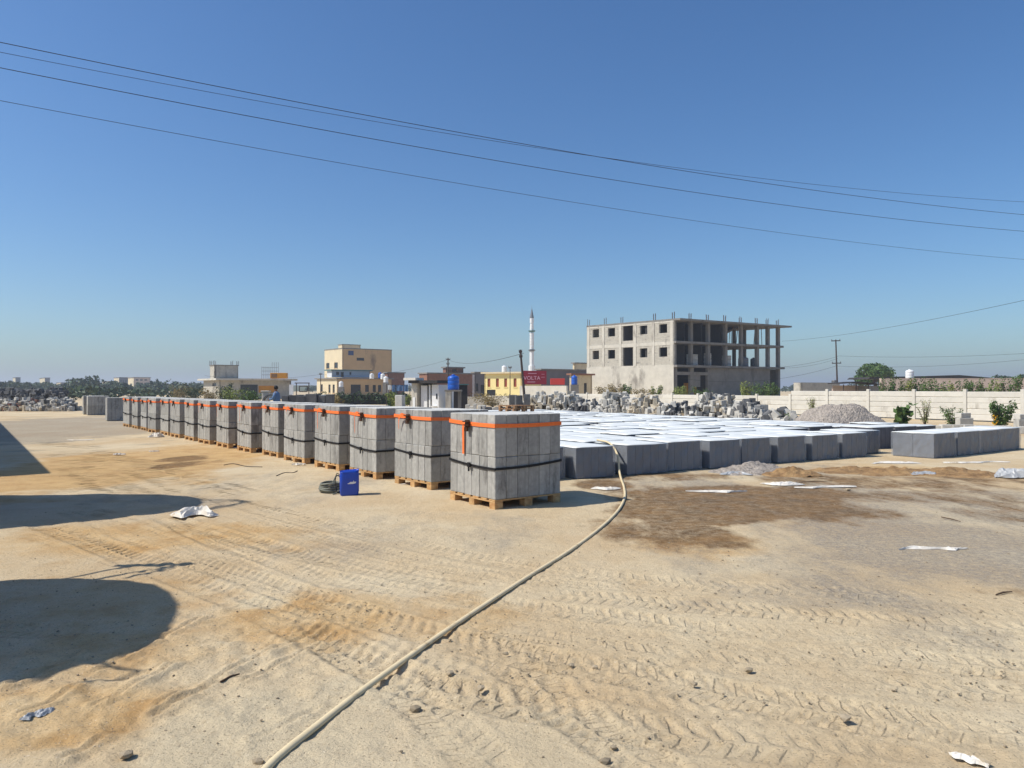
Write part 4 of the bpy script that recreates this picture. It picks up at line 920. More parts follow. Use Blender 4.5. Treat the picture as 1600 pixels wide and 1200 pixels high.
for z in (.6,1.2,1.75): MB().tube([(0,0,z),(2.5,0,z)], .022, 4).build('hoop', M['rust'], cg)
gb = empty('yellow_tank_box', (at(420,592,112.5).x,113.2,hr), ANG-.5, 'bright yellow-orange sheet box on the unfinished house roof', 'box'); MB().chamfer(0,0,0,2.4,1.6,.85,.03).build('box', M['goldbox'], gb); MB().box(.15,-.02,.1,1.0,-.001,.7).build('opening', M['wood_old'], gb)
# --- middle: brick houses, yellow house, sign
building('brick_house', 'long low brick house with parapet behind the blue tank', 668, 122, 655, 740, 584, 'brick', [(.1,.2,.3,.6),(.5,.56,.3,.6),(.7,.76,.3,.6)], [], over=.2)
building('brick_roof_room', 'small brick room on top of the brick house', 697, 126, 692, 724, 575, 'brick', [(.35,.6,.3,.75)], [], z0=zat(584,126)+.2, over=.25)
building('dark_grey_house', 'dark grey low house between the brick house and the yellow house', 742, 118, 738, 760, 583, 'slate', [(.1,.3,.3,.6),(.5,.9,.05,.55)], [], over=.2)
uy, wy = Vector((.88,-.475,0)), Vector((.475,.88,0))
building('yellow_house', 'small bright yellow house with four maroon windows', 757, 104, 756, 815.5, 584, 'yellow', [(.08,.16,.52,.82,'maroon'),(.31,.39,.52,.82,'maroon'),(.53,.61,.52,.82,'maroon'),(.78,.86,.52,.82,'maroon'),(.06,.3,.14,.42)], [], z0=-.1, u=uy, w=wy, roofm='cream', over=.4)
tank('white water tank on the roof of the yellow house', (at(788,582,106).x,106,zat(584,104)+.222), .36, 1.0, 'white')
sg = empty('red_billboard', at(817,600.5,100), math.atan2(.12,1), 'dark red billboard with large pale lettering beside the yellow house', 'sign')
sw, shh = 3.25, 1.85
MB().box(0,0,0,sw,.12,shh).build('panel', M['red'], sg)
for xx in (.25,sw-.4): MB().box(xx,.13,-2.4,xx+.12,.25,shh).build('post', M['metal'], sg)
def text(body, size, loc, m, parent, name='lettering', rot=(PI/2,0,0)):
    cu = bpy.data.curves.new(name, 'FONT'); cu.body = body; cu.size = size; cu.extrude = .01; to = bpy.data.objects.new(name, cu); C.objects.link(to)
    dg = bpy.context.evaluated_depsgraph_get(); me = bpy.data.meshes.new_from_object(to.evaluated_get(dg)); bpy.data.objects.remove(to)
    me.materials.clear(); me.materials.append(m); return link(name, me, parent, loc, rot)
M['ltr'] = mat('pale_pink_print', rgb(226,176,196), .6, .05, 3, bump=0)
text('VOLTA', .72, (.1,-.012,.62), M['ltr'], sg)
MB().box(.6,-.01,.28,1.7,-.001,.36).box(.7,-.01,1.45,1.9,-.001,1.52).box(2.55,-.01,1.35,3.0,-.001,1.4).box(2.5,-.01,.95,3.0,-.001,1.0).build('print_lines', M['ltr'], sg)
op = empty('orange_panel', at(860,601,98), .1, 'plain orange-red panel right of the dark red billboard', 'sign'); MB().chamfer(0,0,0,1.95,.1,.82,.02).build('panel', M['orangered'], op); MB().box(.2,.11,-2.2,.3,.2,.8).box(1.6,.11,-2.2,1.7,.2,.8).build('post', M['metal'], op)
building('grey_sheet_hall', 'long dark grey hall with flat roof behind the red billboard', 846, 128, 838, 930, 578, 'slate', [(.18,.24,.12,.42)], [], over=.3)
building('cream_back_house', 'small cream house top behind the grey hall', 898, 150, 895, 935, 568, 'cream', [], [], over=.3)
building('small_cream_shed', 'small cream shed with red roof edge beside the grey building', 893, 96, 890, 925, 586, 'cream', [(.6,.75,.2,.7)], [], roofm='brick', over=.3)
tank('blue water tank beside the left corner of the frame building', (at(897.5,601,92).x,92,zat(601,92)), .38, 1.15, 'bluetank')
MB().box(-.5,-.5,-zat(601,92),.5,.5,-.003).build('stand', M['conc_d'], bpy.data.objects[[o.name for o in bpy.data.objects if o.get('label','').startswith('blue water tank beside')][0]])
# stone boundary wall left of the frame building
bwl = empty('boundary_wall', dp(640,72), 0, 'rough low boundary wall in front of the yellow house', 'wall')
mb = MB(); a0 = dp(640,72); pts = [dp(640,72),dp(760,72),dp(812,70),dp(885,66)]
for k in range(3):
    A, B = pts[k]-a0, pts[k+1]-a0; d_ = (B-A); uu = d_.normalized(); nn = Vector((-uu.y,uu.x,0)); facade(mb, A, uu, nn, d_.length, 0, [.9,1.0,1.95][k], [], .25)
mb.build('wall', M['conc'], bwl)
# --- minaret
mn = empty('minaret', (at(831,607,240).x,240,0), 0, 'tall slender white minaret with two balconies and pointed spire', 'minaret')
hm = lambda py: zat(py,240)
MB().lathe([(1.1,0),(1.1,hm(572)),(1.05,hm(571))], 12).build('base', M['white'], mn)
MB().lathe([(.72,hm(571)),(.7,hm(549))], 8).build('lower_shaft', M['white'], mn)
for a, nme in ((549,'balcony'),(519,'balcony')): MB().lathe([(.75,hm(a)),(1.15,hm(a-1.6)),(1.15,hm(a-2.6)),(.8,hm(a-2.8))], 16).build(nme, M['teal' if a == 519 else 'metal'], mn)
rg = MB(); z = hm(546)
while z < hm(521): rg.lathe([(.62,z),(.72,z+.12),(.72,z+.35),(.6,z+.47)], 14); z += .5
rg.build('middle_shaft', M['white'], mn)
MB().lathe([(.62,hm(516.5)),(.62,hm(508)),(.5,hm(507.8)),(.5,hm(505)),(.64,hm(504.6)),(.64,hm(497))], 12).build('lantern', M['white'], mn)
MB().lathe([(.7,hm(497)),(.66,hm(496)),(.45,hm(491)),(.2,hm(485)),(.05,hm(482)),(.03,hm(477))], 14).build('spire', M['metal'], mn, True)
# --- white cabin, blue tank
cb = empty('white_cabin', dp(643,50), -.45, 'small white cabin with dark flat roof and open door beside the blue tank', 'cabin')
MB().box(0,0,0,.42,2.2,2.05).build('grey_pier', M['conc'], cb); MB().box(.12,-.03,.45,.3,-.004,1.1).build('meter_panel', M['white'], cb)
MB().box(.56,.3,0,1.04,.42,1.9).build('wall_panel', M['white'], cb); MB().box(1.22,.25,0,1.32,.4,1.95).build('door_edge', M['white'], cb); MB().box(1.05,.6,0,1.5,.7,1.95).build('door_leaf', M['conc_d'], cb)
MB().box(1.5,.2,0,2.02,2.2,1.95).build('wall', M['white'], cb); MB().box(1.84,.17,1.0,1.93,.195,1.35).build('vent', M['glass'], cb)
bs = MB(); bs.lathe([(.03,.0),(.03,.35),(.16,.38),(.2,.52),(.17,.52)], 10, (1.75,.05,.0)); bs.build('wash_basin', M['white'], cb)
MB().box(.43,2.0,0,1.49,2.2,1.95).build('back_wall', M['white'], cb); MB().box(-.1,-.25,2.055,2.2,2.4,2.25).build('roof', M['darkroof'], cb); MB().box(-.35,-.45,2.255,.6,.6,2.42).build('roof_load', M['litter'], cb)
tank('large blue water tank on concrete posts beside the white cabin', (at(708.5,609,49).x,49,zat(609,49)), .38, .98, 'bluetank')
ts = empty('tank_stand', (at(708.5,609,49).x,49,0), 0, 'grey concrete posts and slab holding the large blue tank', 'stand'); zt = zat(609,49)
MB().box(-.5,-.4,0,-.15,.4,zt-.12).build('post', M['conc'], ts); MB().box(.3,-.1,0,.5,.4,zt-.12).build('post', M['conc_d'], ts); MB().box(-.55,-.45,zt-.117,.55,.45,zt-.003).build('slab', M['conc_d'], ts)
dk = empty('dark_shed', dp(704,53), .05, 'dark lean-to shed behind the large blue tank', 'shed'); MB().box(0,0,0,1.2,1.5,1.95).build('wall', M['darkroof'], dk); MB().box(-.1,-.1,1.953,1.3,1.6,2.03).build('roof', M['teal'], dk)
# wire-mesh frame and small white board by the person
fr = empty('metal_frame', dp(452,47), 0, 'dark metal frame with white board standing behind the block stacks', 'frame')
for a,b in (((.45,0,0),(.45,0,2.05)),((1.25,0,0),(1.25,0,2.05)),((.35,0,2.05),(1.3,0,2.05)),((.65,0,1.5),(1.15,0,1.5)),((.65,0,1.85),(1.15,0,1.85)),((.65,0,1.5),(.65,0,1.85)),((1.15,0,1.5),(1.15,0,1.85))): MB().tube([a,b],.03,5).build('bar', M['pole'], fr)
MB().box(0,-.02,1.3,.26,.03,1.95).build('board', M['white'], fr); MB().tube([(.13,.06,0),(.13,.06,1.4)],.03,5).build('board_post', M['pole'], fr)
gp = empty('gate_post', dp(409,42), .1, 'pale concrete gate post left of the standing person', 'post'); MB().chamfer(0,0,0,.38,.38,1.5,.03).build('shaft', M['conc'], gp); MB().chamfer(-.05,-.05,1.5,.43,.43,1.58,.02).build('cap', M['conc'], gp)
cp = empty('concrete_pipe', dp(423,41), .2, 'grey concrete pipe ring standing beside the gate post', 'pipe'); 
pv = []; pf = []
for k in range(28):
    a = 2*PI*k/28
    for r_, y_ in ((.48,0),(.48,.7),(.4,.7),(.4,0)): pv.append((r_*math.cos(a), y_, .48+.42+r_*math.sin(a)))
for k in range(28):
    k2 = (k+1)%28
    for a in range(4): b = (a+1)%4; pf.append((4*k+a,4*k+b,4*k2+b,4*k2+a))
MB().add(pv,pf).build('ring', M['conc_d'], cp); MB().box(-.3,.1,0,.3,.6,.44).build('support', M['rubble_d'], cp)
# laundry line and low dark hedge fence
ll = empty('laundry_line', dp(604,60), 0, 'washing line hung with blue cloths behind the strapped stacks', 'laundry')
MB().tube([(0,0,0),(0,0,2.05)],.03,6).build('post', M['pole'], ll); MB().tube([(1.9,0,0),(1.9,0,2.05)],.03,6).build('post', M['pole'], ll); MB().tube([(0,0,2.02),(.95,0,1.97),(1.9,0,2.02)],.008,4).build('line', M['rope'], ll)
for xa, xb, zb, m in ((.1,.38,1.6,'white'),(.42,.7,1.45,'cloth_b'),(.8,1.35,1.5,'cloth_b'),(1.38,1.75,1.45,'cloth_b')):
    vs=[]; fs=[]; n=8
    for j in range(4):
        for i in range(n): f=i/(n-1); vs.append((xa+(xb-xa)*f, .03*math.sin(f*9+j*.4)*(.3+j*.3), 1.99-(1.99-zb)*j/3))
    fs=[(j*n+i,j*n+i+1,(j+1)*n+i+1,(j+1)*n+i) for j in range(3) for i in range(n-1)]
    MB().add(vs,fs).build('cloth', M[m], ll, True)
hd = empty('dark_hedge_fence', dp(498,78), 0, 'low dark fence overgrown with hedge in front of the cream house', 'hedge')
link('foliage', foliage_mesh('foliage', [(.6*i,0,.75+.15*math.sin(i*2.1),.6,.5,.55) for i in range(16)], 1800, .12, M['leaf_far'], 5), hd); MB().box(-.3,.2,0,9.6,.35,1.0).build('fence', M['darkroof'], hd)

# ------------------------------------------------------------------ person behind the stacks
pe = empty('person', dp(432,39), R(0), 'person in pale blue long tunic standing side-on behind the strapped stacks', 'person')
def loft(rings, n=14):
    vs=[]; fs=[]
    for cx,cy,z,rx,ry in rings:
        for k in range(n): a=2*PI*k/n; vs.append((cx+rx*math.cos(a),cy+ry*math.sin(a),z))
    for i in range(len(rings)-1):
        for k in range(n): k2=(k+1)%n; fs.append((i*n+k,i*n+k2,(i+1)*n+k2,(i+1)*n+k))
    fs += [tuple(range(n))[::-1], tuple(range((len(rings)-1)*n,len(rings)*n))]
    return MB().add(vs,fs)
sk = bpy.data.meshes.new('body'); J = [((0,0,.95),.13),((0,0,1.2),.14),((.0,0,1.42),.15),((-.02,0,1.55),.055),((-.04,0,1.68),.095),((-.05,0,1.76),.09),
  ((0,-.2,1.42),.06),((-.1,-.24,1.16),.045),((-.32,-.2,1.12),.032),((-.4,-.2,1.13),.03),((0,.2,1.42),.06),((.02,.24,1.15),.045),((-.08,.24,.92),.032),((-.1,.24,.84),.03),
  ((.0,-.1,.9),.1),((0,-.11,.5),.065),((.02,-.11,.08),.045),((-.12,-.12,.04),.03),((0,.1,.9),.1),((-.03,.11,.5),.065),((0,.11,.08),.045),((-.14,.12,.04),.03)]
E = [(0,1),(1,2),(2,3),(3,4),(4,5),(2,6),(6,7),(7,8),(8,9),(2,10),(10,11),(11,12),(12,13),(0,14),(14,15),(15,16),(16,17),(0,18),(18,19),(19,20),(20,21)]
sk.from_pydata([j[0] for j in J], E, []); sk.materials.append(M['skin']); bo = link('body', sk, pe)
md = bo.modifiers.new('skin','SKIN')
for k, v in enumerate(sk.skin_vertices[0].data): v.radius = (J[k][1], J[k][1]); v.use_root = (k == 0)
bo.modifiers.new('sub','SUBSURF').levels = 1; bo.modifiers['sub'].render_levels = 1
loft([(0,0,.5,.2,.26),(0,0,.75,.19,.25),(0,0,1.0,.17,.22),(0,0,1.25,.18,.22),(0,0,1.45,.16,.21),(-.01,0,1.54,.08,.09)]).build('tunic', M['cloth_b'], pe, True)
MB().tube([(0,-.2,1.45),(-.1,-.24,1.16),(-.3,-.2,1.12)],[.09,.075,.06],10).build('sleeve', M['cloth_b'], pe, True); MB().tube([(0,.2,1.45),(.02,.24,1.15),(-.08,.24,.95)],[.09,.075,.06],10).build('sleeve', M['cloth_b'], pe, True)
MB().tube([(0,-.1,.9),(0,-.11,.5),(.02,-.11,.12)],[.13,.11,.08],10).build('trouser_leg', M['cloth_b'], pe, True); MB().tube([(0,.1,.9),(-.03,.11,.5),(0,.11,.12)],[.13,.11,.08],10).build('trouser_leg', M['cloth_b'], pe, True)
loft([(-.02,0,1.66,.1,.1),(-.02,0,1.74,.115,.11),(-.03,0,1.81,.1,.1),(-.04,0,1.86,.05,.05)]).build('hair', M['hair'], pe, True)

# ------------------------------------------------------------------ right side behind the wall
building('pink_wall_house', 'long low pinkish walled compound behind the panel wall at the right', 1378, 78, 1374, 1660, 592, 'pink', [], [], z0=0, u=Vector((.995,-.1,0)), w=Vector((.1,.995,0)), over=.02, rooft=.06, roofm='pink')
rf = empty('dark_long_roof', at(1360,591,95), 0, 'long dark low-pitched shed roof behind the pinkish wall', 'roof')
MB().prism([(-.3,-.1),(15.9,-.15),(15.9,.05),(11.5,.42),(8,.3),(0,.15)], 6).build('sheet', M['darkroof'], rf)
for xx in (1,5,9,13): MB().box(xx,1,-3,xx+.2,1.2,-.05).build('post', M['pole'], rf)
tank('white water tank standing above the pinkish wall', (at(1421.5,592,80).x,80,zat(592,78)+.07), .42, .95, 'white')
building('low_ruin', 'low grey unfinished block walls right of the frame building', 1252, 84, 1240, 1312, 598, 'hollow', [(.1,.2,.2,.6)], [], over=0, rooft=.03, roofm='conc_d')
sd = empty('lean_to_shed', dp(1318,72), .1, 'small open lean-to shed with sagging sheet roof', 'shed')
for xx in (0,1.3,2.6,3.4): MB().tube([(xx,0,0),(xx,0,2.1+.1*math.sin(xx))],.05,6).build('post', M['pole'], sd)
MB().prism([(-.4,2.25),(1.4,2.38),(3.7,2.15),(3.7,2.07),(1.4,2.3),(-.4,2.15)],2.6,Matrix.Translation((0,-.4,0))).build('sheet_roof', M['darkroof'], sd); MB().box(0,2.0,0,3.3,2.15,2.0).build('back_wall', M['pink'], sd); MB().box(2.6,-.05,0,3.8,1.8,1.95).build('side_wall', M['conc_d'], sd)
# row of shrubs above the wall
for k in range(13):
    px = 1385+17*k; d = 51+random.uniform(-1,1); 
    shrub('leafy green shrub growing behind the panel wall, %s from the left of its row' % (['first']+ORD[1:])[k], dp(px,d), 2.25+random.uniform(-.15,.35), .7, 420, .1, 'leaf_y' if k % 4 == 2 else 'leaf', 60+k, 'shrubs behind the panel wall', 6)
tree('rounded spreading green tree beside the power pole', dp(1366,125), 6.3, 3.6, 2.1, 5200, .22, 'leaf', 3, trunk_h=3.2)
tree('dark round tree at the far right above the long roof', dp(1571,180), 5.5, 2.6, 1.6, 1800, .25, 'leaf_far', 4, 'far right trees', trunk_h=2)
tree('dark small tree at the right edge of the picture', dp(1600,170), 4.8, 2.2, 1.3, 1400, .25, 'leaf_far', 5, 'far right trees', trunk_h=2)
# plants in front of the wall
shrub('bushy green weed with yellow flowers before the panel wall', dp(1562,30.5), 1.25, .6, 900, .07, 'leaf', 81, None, 9, flowers=True)
shrub('broad-leaved castor plant before the panel wall', dp(1405,32.5), 1.0, .75, 260, .13, 'leaf', 82, None, 7, 'castor_plant', 'plant')
shrub('thin tall weed between the castor plant and a wall post', dp(1445,33), 1.2, .35, 160, .05, 'leaf_y', 83, None, 4, 'weed', 'weed')
shrub('green weed left of the third wall post', dp(1487,32), .95, .5, 320, .06, 'leaf', 84, None, 6, 'weed', 'weed')
shrub('low weeds at the foot of the gravel heap', dp(1225,29.5), .8, .5, 260, .06, 'leaf', 85, None, 6, 'weed', 'weed')
shrub('pale weed on top of the gravel heap edge by the wall', dp(1270,44), 1.2, .4, 160, .05, 'leaf_y', 86, None, 5, 'weed', 'weed')
for k, (px, d, h, r, m, lb) in enumerate([(945,84,1.9,1.6,'leaf_dry','dry brown shrub before the lit wall of the frame building, first from the left'),(965,82,2.3,1.4,'leaf_dry','tallest dry shrub before the lit wall of the frame building'),(978,83,2.1,.8,'leaf','green shrub among dry shrubs before the lit wall'),(1000,82,1.7,1.5,'leaf_dry','dry low shrub before the lit wall, right of the green one'),(1025,84,2.0,.9,'leaf_y','yellow-green weed near the corner of the frame building'),(1065,82,1.9,1.2,'leaf_y','yellow-green weed below the first doorway'),(1100,80,1.9,1.4,'leaf','low green weeds below the second doorway'),(1165,78,2.4,1.0,'leaf_y','tall grassy weed before the shaded ground floor wall'),(1190,76,2.3,1.3,'leaf','green bush before the shaded ground floor wall'),(1205,77,2.1,1.0,'leaf','green bush beside the right end of the frame building')]):
    shrub(lb, dp(px,d), h, r, 500, .13, m, 90+k, 'weeds round the frame building', 7)
for k, (px, d, h, r, m, lb) in enumerate([(625,56,1.3,1.2,'leaf_y','yellow-green bush left of the white cabin'),(612,58,1.2,1.0,'leaf','green bush below the washing line'),(520,50,1.2,.9,'leaf_dry','dry bush among the old blocks'),(372,52,1.7,1.6,'leaf_y','yellow-green bush before the unfinished house, largest'),(392,51,1.5,1.2,'leaf','green bush left of the gate post'),(330,66,1.8,1.4,'leaf_dry','brownish bush left before the unfinished house'),(352,60,2.0,1.0,'leaf_far','dark bush at the corner of the unfinished house'),(700,66,1.2,2.0,'leaf_dry','dry weeds along the boundary wall, left patch'),(770,68,1.2,2.4,'leaf_dry','dry weeds along the boundary wall, right patch'),(300,75,1.9,1.6,'leaf_far','dark bush far left of the unfinished house'),(282,82,2.0,1.8,'leaf_dry','dusty bush beyond the far strapped stacks')]):
    shrub(lb, dp(px,d), h, r, 600, .1, m, 130+k, None, 8)

# ------------------------------------------------------------------ poles and wires
def wire(label, p0, p1, sag, r, n=40, group=None):
    pts = [(p0.lerp(p1, i/n) - Vector((0,0,4*sag*(i/n)*(1-i/n)))) for i in range(n+1)]
    tag(MB().tube(pts, r, 5).build('power_line', M['rope']), label, 'wire', group)
def crosspole(label, base, h, lean=0, arms=((.95,1.4),), r=.12, transformer=False, cat='pole'):
    t = empty('power_pole', base, 0, label, cat); t.rotation_euler.y = lean
    MB().tube([(0,0,-.2),(0,0,h)], [r,r*.65], 8).build('shaft', M['pole'], t)
    for f, w in arms:
        iq = .35 if w < .3 else 1.
        a = MB().box(-w/2,-.06,h*f-.06,w/2,.06,h*f+.06).build('crossarm', M['pole'], t)
        for s in (-1,0,1): MB().lathe([(.04*iq,0),(.06*iq,.06*iq),(.03*iq,.1*iq),(.05*iq,.16*iq)], 8, (s*w*.45,0,h*f+.063)).build('insulator', M['metal'], a)
    if transformer: MB().lathe([(.3,0),(.33,.1),(.33,.7),(.25,.8)], 12, (-.45,-.1,h*.25)).build('transformer', M['metal'], t)
    return t
# overhead lines crossing the sky: hung between two poles that stand outside the picture
def skyline(label, yl, yr, ym, zl, r):
    A = at(-260, yl-(yr-yl)*260/1600*1.15, 1); B = at(1860, yr+(yr-yl)*.1, 1)
    def pos(px, py, Z): d = (Z-EYE)*F/(HZ-py); return Vector(((px-800)/F*d, d, Z))
    p0 = pos(0, yl, zl); p1 = pos(1600, yr, zl); dv = (p1-p0); q0 = p0-dv*.6; q1 = p1+dv*.6
    d = (HZ-ym); m = (p0+p1)/2; f = (800-0)/1600
    # sag so that the line passes pixel (800, ym)
    t = -p0.x/(p1.x-p0.x); pm = p0+dv*t; zz = EYE+(HZ-ym)/F*pm.y; s_here = pm.z-zz; tt = (t+.6)/2.2; e0 = (.6)/2.2
    # sag is zero at the poles; raise the ends so the picture edges still match
    k = s_here/(4*tt*(1-tt)-4*e0*(1-e0)); up = 4*k*e0*(1-e0)
    wire(label, q0+Vector((0,0,up)), q1+Vector((0,0,up)), k, r, 60, 'overhead lines across the sky'); return q0+Vector((0,0,up)), q1+Vector((0,0,up))
w1 = skyline('highest overhead line at the left edge of the sky', 65, 335, 221, 9.0, .0085)
w2 = skyline('thin second overhead line, highest at the right edge of the sky', 80.5, 315, 224, 9.3, .006)
w3 = skyline('third overhead line from the top across the sky', 105, 361, 254.5, 8.6, .0085)
w4 = skyline('lowest thin overhead line across the sky', 156.5, 405, 300, 7.6, .006)
for k in (0,1):
    b = (w1[k]+w2[k]+w3[k]+w4[k])/4
    t = empty('line_pole', (b.x,b.y,0), 0, ['steel pole carrying the overhead lines, left of the picture','steel pole carrying the overhead lines, right of the picture'][k], 'pole')
    MB().tube([(0,0,-.2),(0,0,10)],[.16,.1],10).build('shaft', M['metal'], t)
    for w in (w1,w2,w3,w4):
        q = w[k]-Vector((b.x,b.y,0)); MB().tube([(0,0,q.z),(q.x,q.y,q.z)],.03,6).build('arm', M['metal'], t)
crosspole('dark tilted wooden pole right of the yellow house', dp(822,44), zat(546,44), -.085, ((.97,.2),(.9,.2)), .09)
crosspole('power pole with crossarms and transformer right of the frame building', dp(1309,98), zat(531,98), -.03, ((.985,1.2),(.62,1.2)), .13, True)
crosspole('power pole standing behind the brick house roof', dp(700,118), zat(559,118), 0, ((.96,.7),(.85,.5)), .14)
crosspole('thin pole before the yellow house', dp(797,95), zat(573,95), 0, ((.97,.4),), .06)
crosspole('thin pole left of the cream house', dp(501,120), zat(583,120), 0, ((.96,.5),), .08)
pt = lambda x,y,d: at(x,y,d)
wire('wire running from the frame building up to the right edge', pt(1222,533,100), pt(1700,447,40), .5, .012)
for k, (a, b, sg_, lb) in enumerate([((1309,556,98),(1700,546,70),.4,'wire from the right power pole, upper'),((1309,572,98),(1700,551,72),.6,'wire from the right power pole, lower'),((1225,575,96),(1309,560,98),.3,'wire between the frame building and the right power pole'),((700,562,118),(818,552,44),.6,'wire from the brick house pole to the tilted pole'),((501,585,120),(700,562,118),1.0,'wire between the cream house pole and the brick house pole'),((320,587,112),(501,585,120),.6,'wire from the unfinished house to the cream house pole'),((1056,563,90),(1309,557,97),1.3,'wire across the open floors of the frame building, upper'),((1056,590,90),(1309,571,97),1.2,'wire across the frame building, lower')]):
    wire(lb, pt(*a), pt(*b), sg_, .014 if k > 2 else .012)

# ------------------------------------------------------------------ distance: hills, woods and houses
def ridge():
    n = 90; vs = []; 
    for j in range(8):
        for i in range(n):
            ang = R(-62+124*i/(n-1)); d = 420+60*j; h = math.sin(PI*j/7)*(3.5*max(0,math.cos((ang+R(38))*1.6))+1.2+1.5*float(vnoise(np.array([i*.25]),np.array([j*.4]),3)[0]))
            vs.append((math.sin(ang)*d/math.cos(ang)*.9, d, h-.2))
    fs = [(j*n+i,j*n+i+1,(j+1)*n+i+1,(j+1)*n+i) for j in range(7) for i in range(n-1)]
    return tag(MB().add(vs,fs).build('hills', mat('hill_scrub', rgb(96,100,72), .95, .3, .03, bump=0)), kind='structure')
ridge()
rs = random.Random(9); cl_ = []
def crown(px, d, top):
    p = dp(px,d); w = top*rs.uniform(.55,.9)
    for q in range(4): cl_.append((p.x+rs.gauss(0,w*.5),p.y+rs.gauss(0,w*.4),top*rs.uniform(.3,.72),w*rs.uniform(.45,.75),w*.6,top*rs.uniform(.25,.36)))
for k in range(150): crown(rs.uniform(-120,340), rs.uniform(200,400), rs.uniform(2.6,4.6)*(1.25 if rs.random() < .2 else 1))
for k in range(60): crown(rs.uniform(100,330), rs.uniform(110,190), rs.uniform(1.2,2.4))
for k in range(170): crown(rs.uniform(300,1750), rs.uniform(300,560), rs.uniform(2.5,5.0))
o = link('woodland', foliage_mesh('woodland', cl_, 60000, .5, M['leaf_far'], 3)); tag(o, 'hazy belt of dark green trees along the horizon', 'woodland', kind='stuff')
far = [(209,235,330,590,200,'pinkish far block of flats with balconies rising above the trees','pink',4),(186,201,400,590,178,'grey-blue far house with flat roof left of the pinkish flats','slate',2),(168,184,390,596,160,'low pale far house left of the grey-blue house','cream',1),(95,130,420,598,88,'long low grey far house among the trees','slate',2),(70,78,430,590.5,62,'small grey far roof house above the left treeline','slate',1),(24,32,460,590,20,'tiny grey far house at the left treeline','slate',1),(275,292,300,603,270,'low dusty far house left of the unfinished house','hollow',1),(440,452,400,600,436,'pale far house in the gap right of the unfinished house','cream',1)]
for cx, rx, d, top, lx, lb, m, fl_ in far:
    ops = []
    for f in range(fl_):
        for q in (.12,.38,.64): ops.append((q,q+.16,(f+.35)/fl_*.95,(f+.75)/fl_*.95))
    building('far_house', lb, cx, d, lx, rx, top, m, ops, [(.3,.6,.3,.6)], lm='cream', group='far houses on the horizon', sill=False)
fh = [o for o in bpy.data.objects if o.name.startswith('far_house')][0]

# ------------------------------------------------------------------ outside the left edge: lorries and shed that throw the shadows
def lorry(label, xf, prof, length, seed):
    y0 = min(p[0] for p in prof); y1 = max(p[0] for p in prof); yc = (y0+y1)/2
    t = empty('lorry', (xf,yc-.17*max(p[1] for p in prof)*.97,0), 0, label, 'lorry', 'lorries parked at the left')
    top = max(p[1] for p in prof)
    pl = [(y-yc, z) for y, z in prof]; lo = 1.6
    MR = Matrix.Rotation(R(90),4,'Z')
    # crown board over the cab: profile in y,z extruded along x
    mb = MB(); n = len(pl); vs = [(0,y,z) for y,z in pl]+[(-.45,y*.98,z-.02) for y,z in pl]; mb.add(vs, [tuple(range(n))[::-1], tuple(range(n,2*n))]+[(i,(i+1)%n,(i+1)%n+n,i+n) for i in range(n)]); mb.build('crown_board', M['truck'], t)
    w = (y1-y0)/2-.12
    MB().chamfer(-2.0,-w,.75,-.1,w,2.6,.12).build('cab', M['truck'], t); MB().box(-.095,-w+.2,1.75,-.07,w-.2,2.45).build('windscreen', M['glass'], t); MB().box(-.1,-w,.5,.15,w,.78).build('bumper', M['metal'], t)
    MB().chamfer(-length,-w-.05,1.1,-2.1,w+.05,3.1,.05).build('cargo_body', M['truckbody'], t); MB().box(-length,-.45,.75,-.2,.45,1.09).build('chassis', M['black'], t)
    for xx in (-1.2,-length+2.3,-length+1.1):
        for s in (-1,1): 
            wv = MB().lathe([(.3,-.15),(.5,-.15),(.52,-.08),(.52,.08),(.5,.15),(.3,.15)],20).build('wheel', M['tyre'], t, False, (xx,s*(w-.18),.52), (R(90),0,0)); MB().lathe([(.28,-.12),(.28,.12)],12).build('rim', M['metal'], wv)
    return t, yc
t1, yc = lorry('parked lorry with tall rounded crown board, just outside the left edge, near one', -5.95, [(3.95,1.4),(6.86,1.4),(6.88,2.4),(6.72,2.95),(6.5,3.35),(6.2,3.64),(5.85,3.88),(5.5,4.05),(5.1,4.18),(4.8,4.22),(4.62,4.12),(4.5,3.92),(4.38,3.8),(4.3,3.6),(4.1,3.45),(3.95,3.0)], 7.2, 1)
MB().box(-.05,1.88,2.55,.05,1.98,3.25).build('mirror', M['glass'], t1); 
for z, zz in ((2.2,2.7),(2.9,3.24),(2.6,3.2)): MB().tube([(0,1.38,z),(0,1.92,zz)],.022,6).build('mirror_arm', M['metal'], t1)
MB().tube([(-.05,-.85,4.0),(.0,-1.05,4.35),(0,-1.2,4.1)],.02,6).build('aerial', M['metal'], t1)
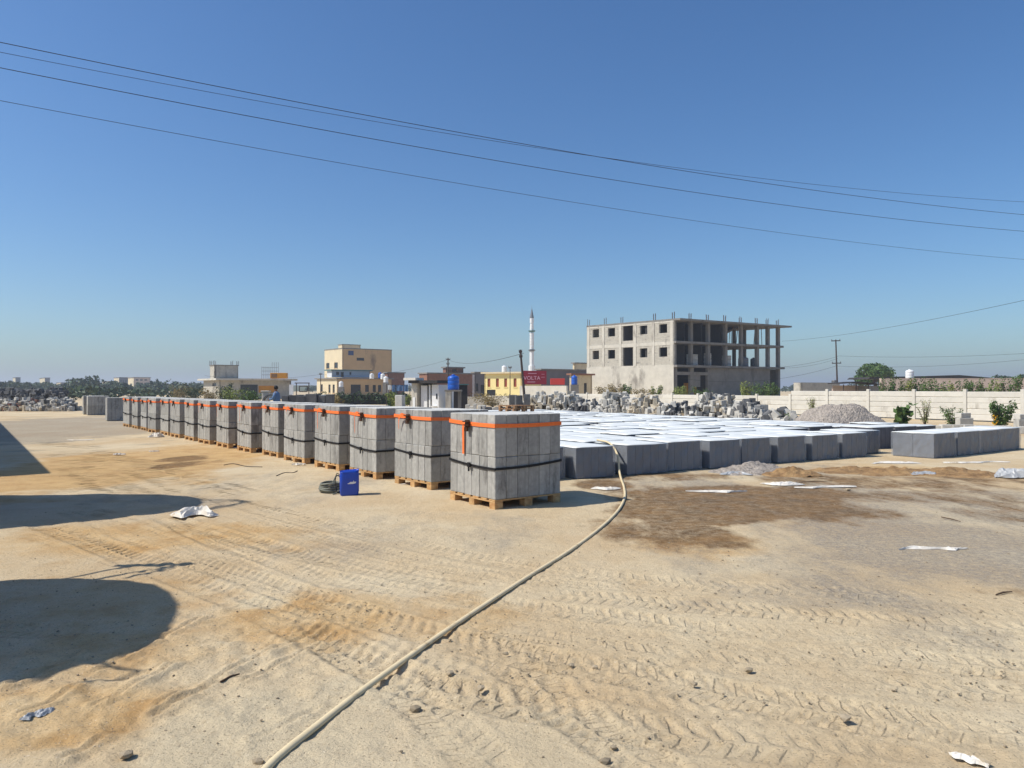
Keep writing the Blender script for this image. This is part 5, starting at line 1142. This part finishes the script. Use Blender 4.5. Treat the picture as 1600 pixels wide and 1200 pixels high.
t2, yc = lorry('parked lorry with tall rounded crown board, just outside the left edge, far one', -9.0, [(9.1,1.4),(12.25,1.4),(12.28,3.0),(12.05,3.9),(11.75,4.5),(11.4,4.9),(11.0,5.12),(10.6,5.22),(10.3,5.18),(10.05,4.95),(9.85,4.65),(9.6,4.2),(9.3,3.6),(9.12,3.1)], 6.6, 2)
for k in range(3): MB().tube(smooth_line([(-.1,.7-.2*k,4.6),(-.1,.45-.1*k,5.7+.15*k),(-.1,-.2,5.9-.1*k),(-.1,-.7,5.2)],8),.02,6).build('crown_wire', M['metal'], t2)
sc_ = Vector((-13.5,13.85,0)); sa = Vector((-.596,.803,0)); sb_ = Vector((-.803,-.596,0))
sh = empty('corrugated_shed', sc_, 0, 'long corrugated factory shed outside the left edge of the picture', 'shed')
P = [Vector((0,0,0)), sa*42, sa*42+sb_*14, sb_*14]; MB().add([(p.x,p.y,-.1) for p in P]+[(p.x,p.y,4.8) for p in P], [(0,1,2,3),(7,6,5,4),(1,0,4,5),(2,1,5,6),(3,2,6,7),(0,3,7,4)]).build('wall', M['corr'], sh)
P = [-sb_*.02, sa*42.2-sb_*.02, sa*42.2+sb_*14.2, sb_*14.2]; MB().add([(p.x,p.y,4.803) for p in P]+[(p.x,p.y,5.0) for p in P], [(0,1,2,3),(7,6,5,4),(1,0,4,5),(2,1,5,6),(3,2,6,7),(0,3,7,4)]).build('roof', M['darkroof'], sh)

# ------------------------------------------------------------------ haze
hzm = bpy.data.materials.new('haze_air'); hzm.use_nodes = True; t = hzm.node_tree; t.nodes.clear()
ou = t.nodes.new('ShaderNodeOutputMaterial'); pv_ = t.nodes.new('ShaderNodeVolumePrincipled'); pv_.inputs['Color'].default_value = (.86,.92,1,1); pv_.inputs['Density'].default_value = HAZE; pv_.inputs['Anisotropy'].default_value = .2
t.links.new(pv_.outputs[0], ou.inputs['Volume'])
tag(MB().box(-4200,-460,-1.2,4200,6200,36).build('haze', hzm), 'thin dusty haze filling the air over the yard', 'haze', kind='stuff')
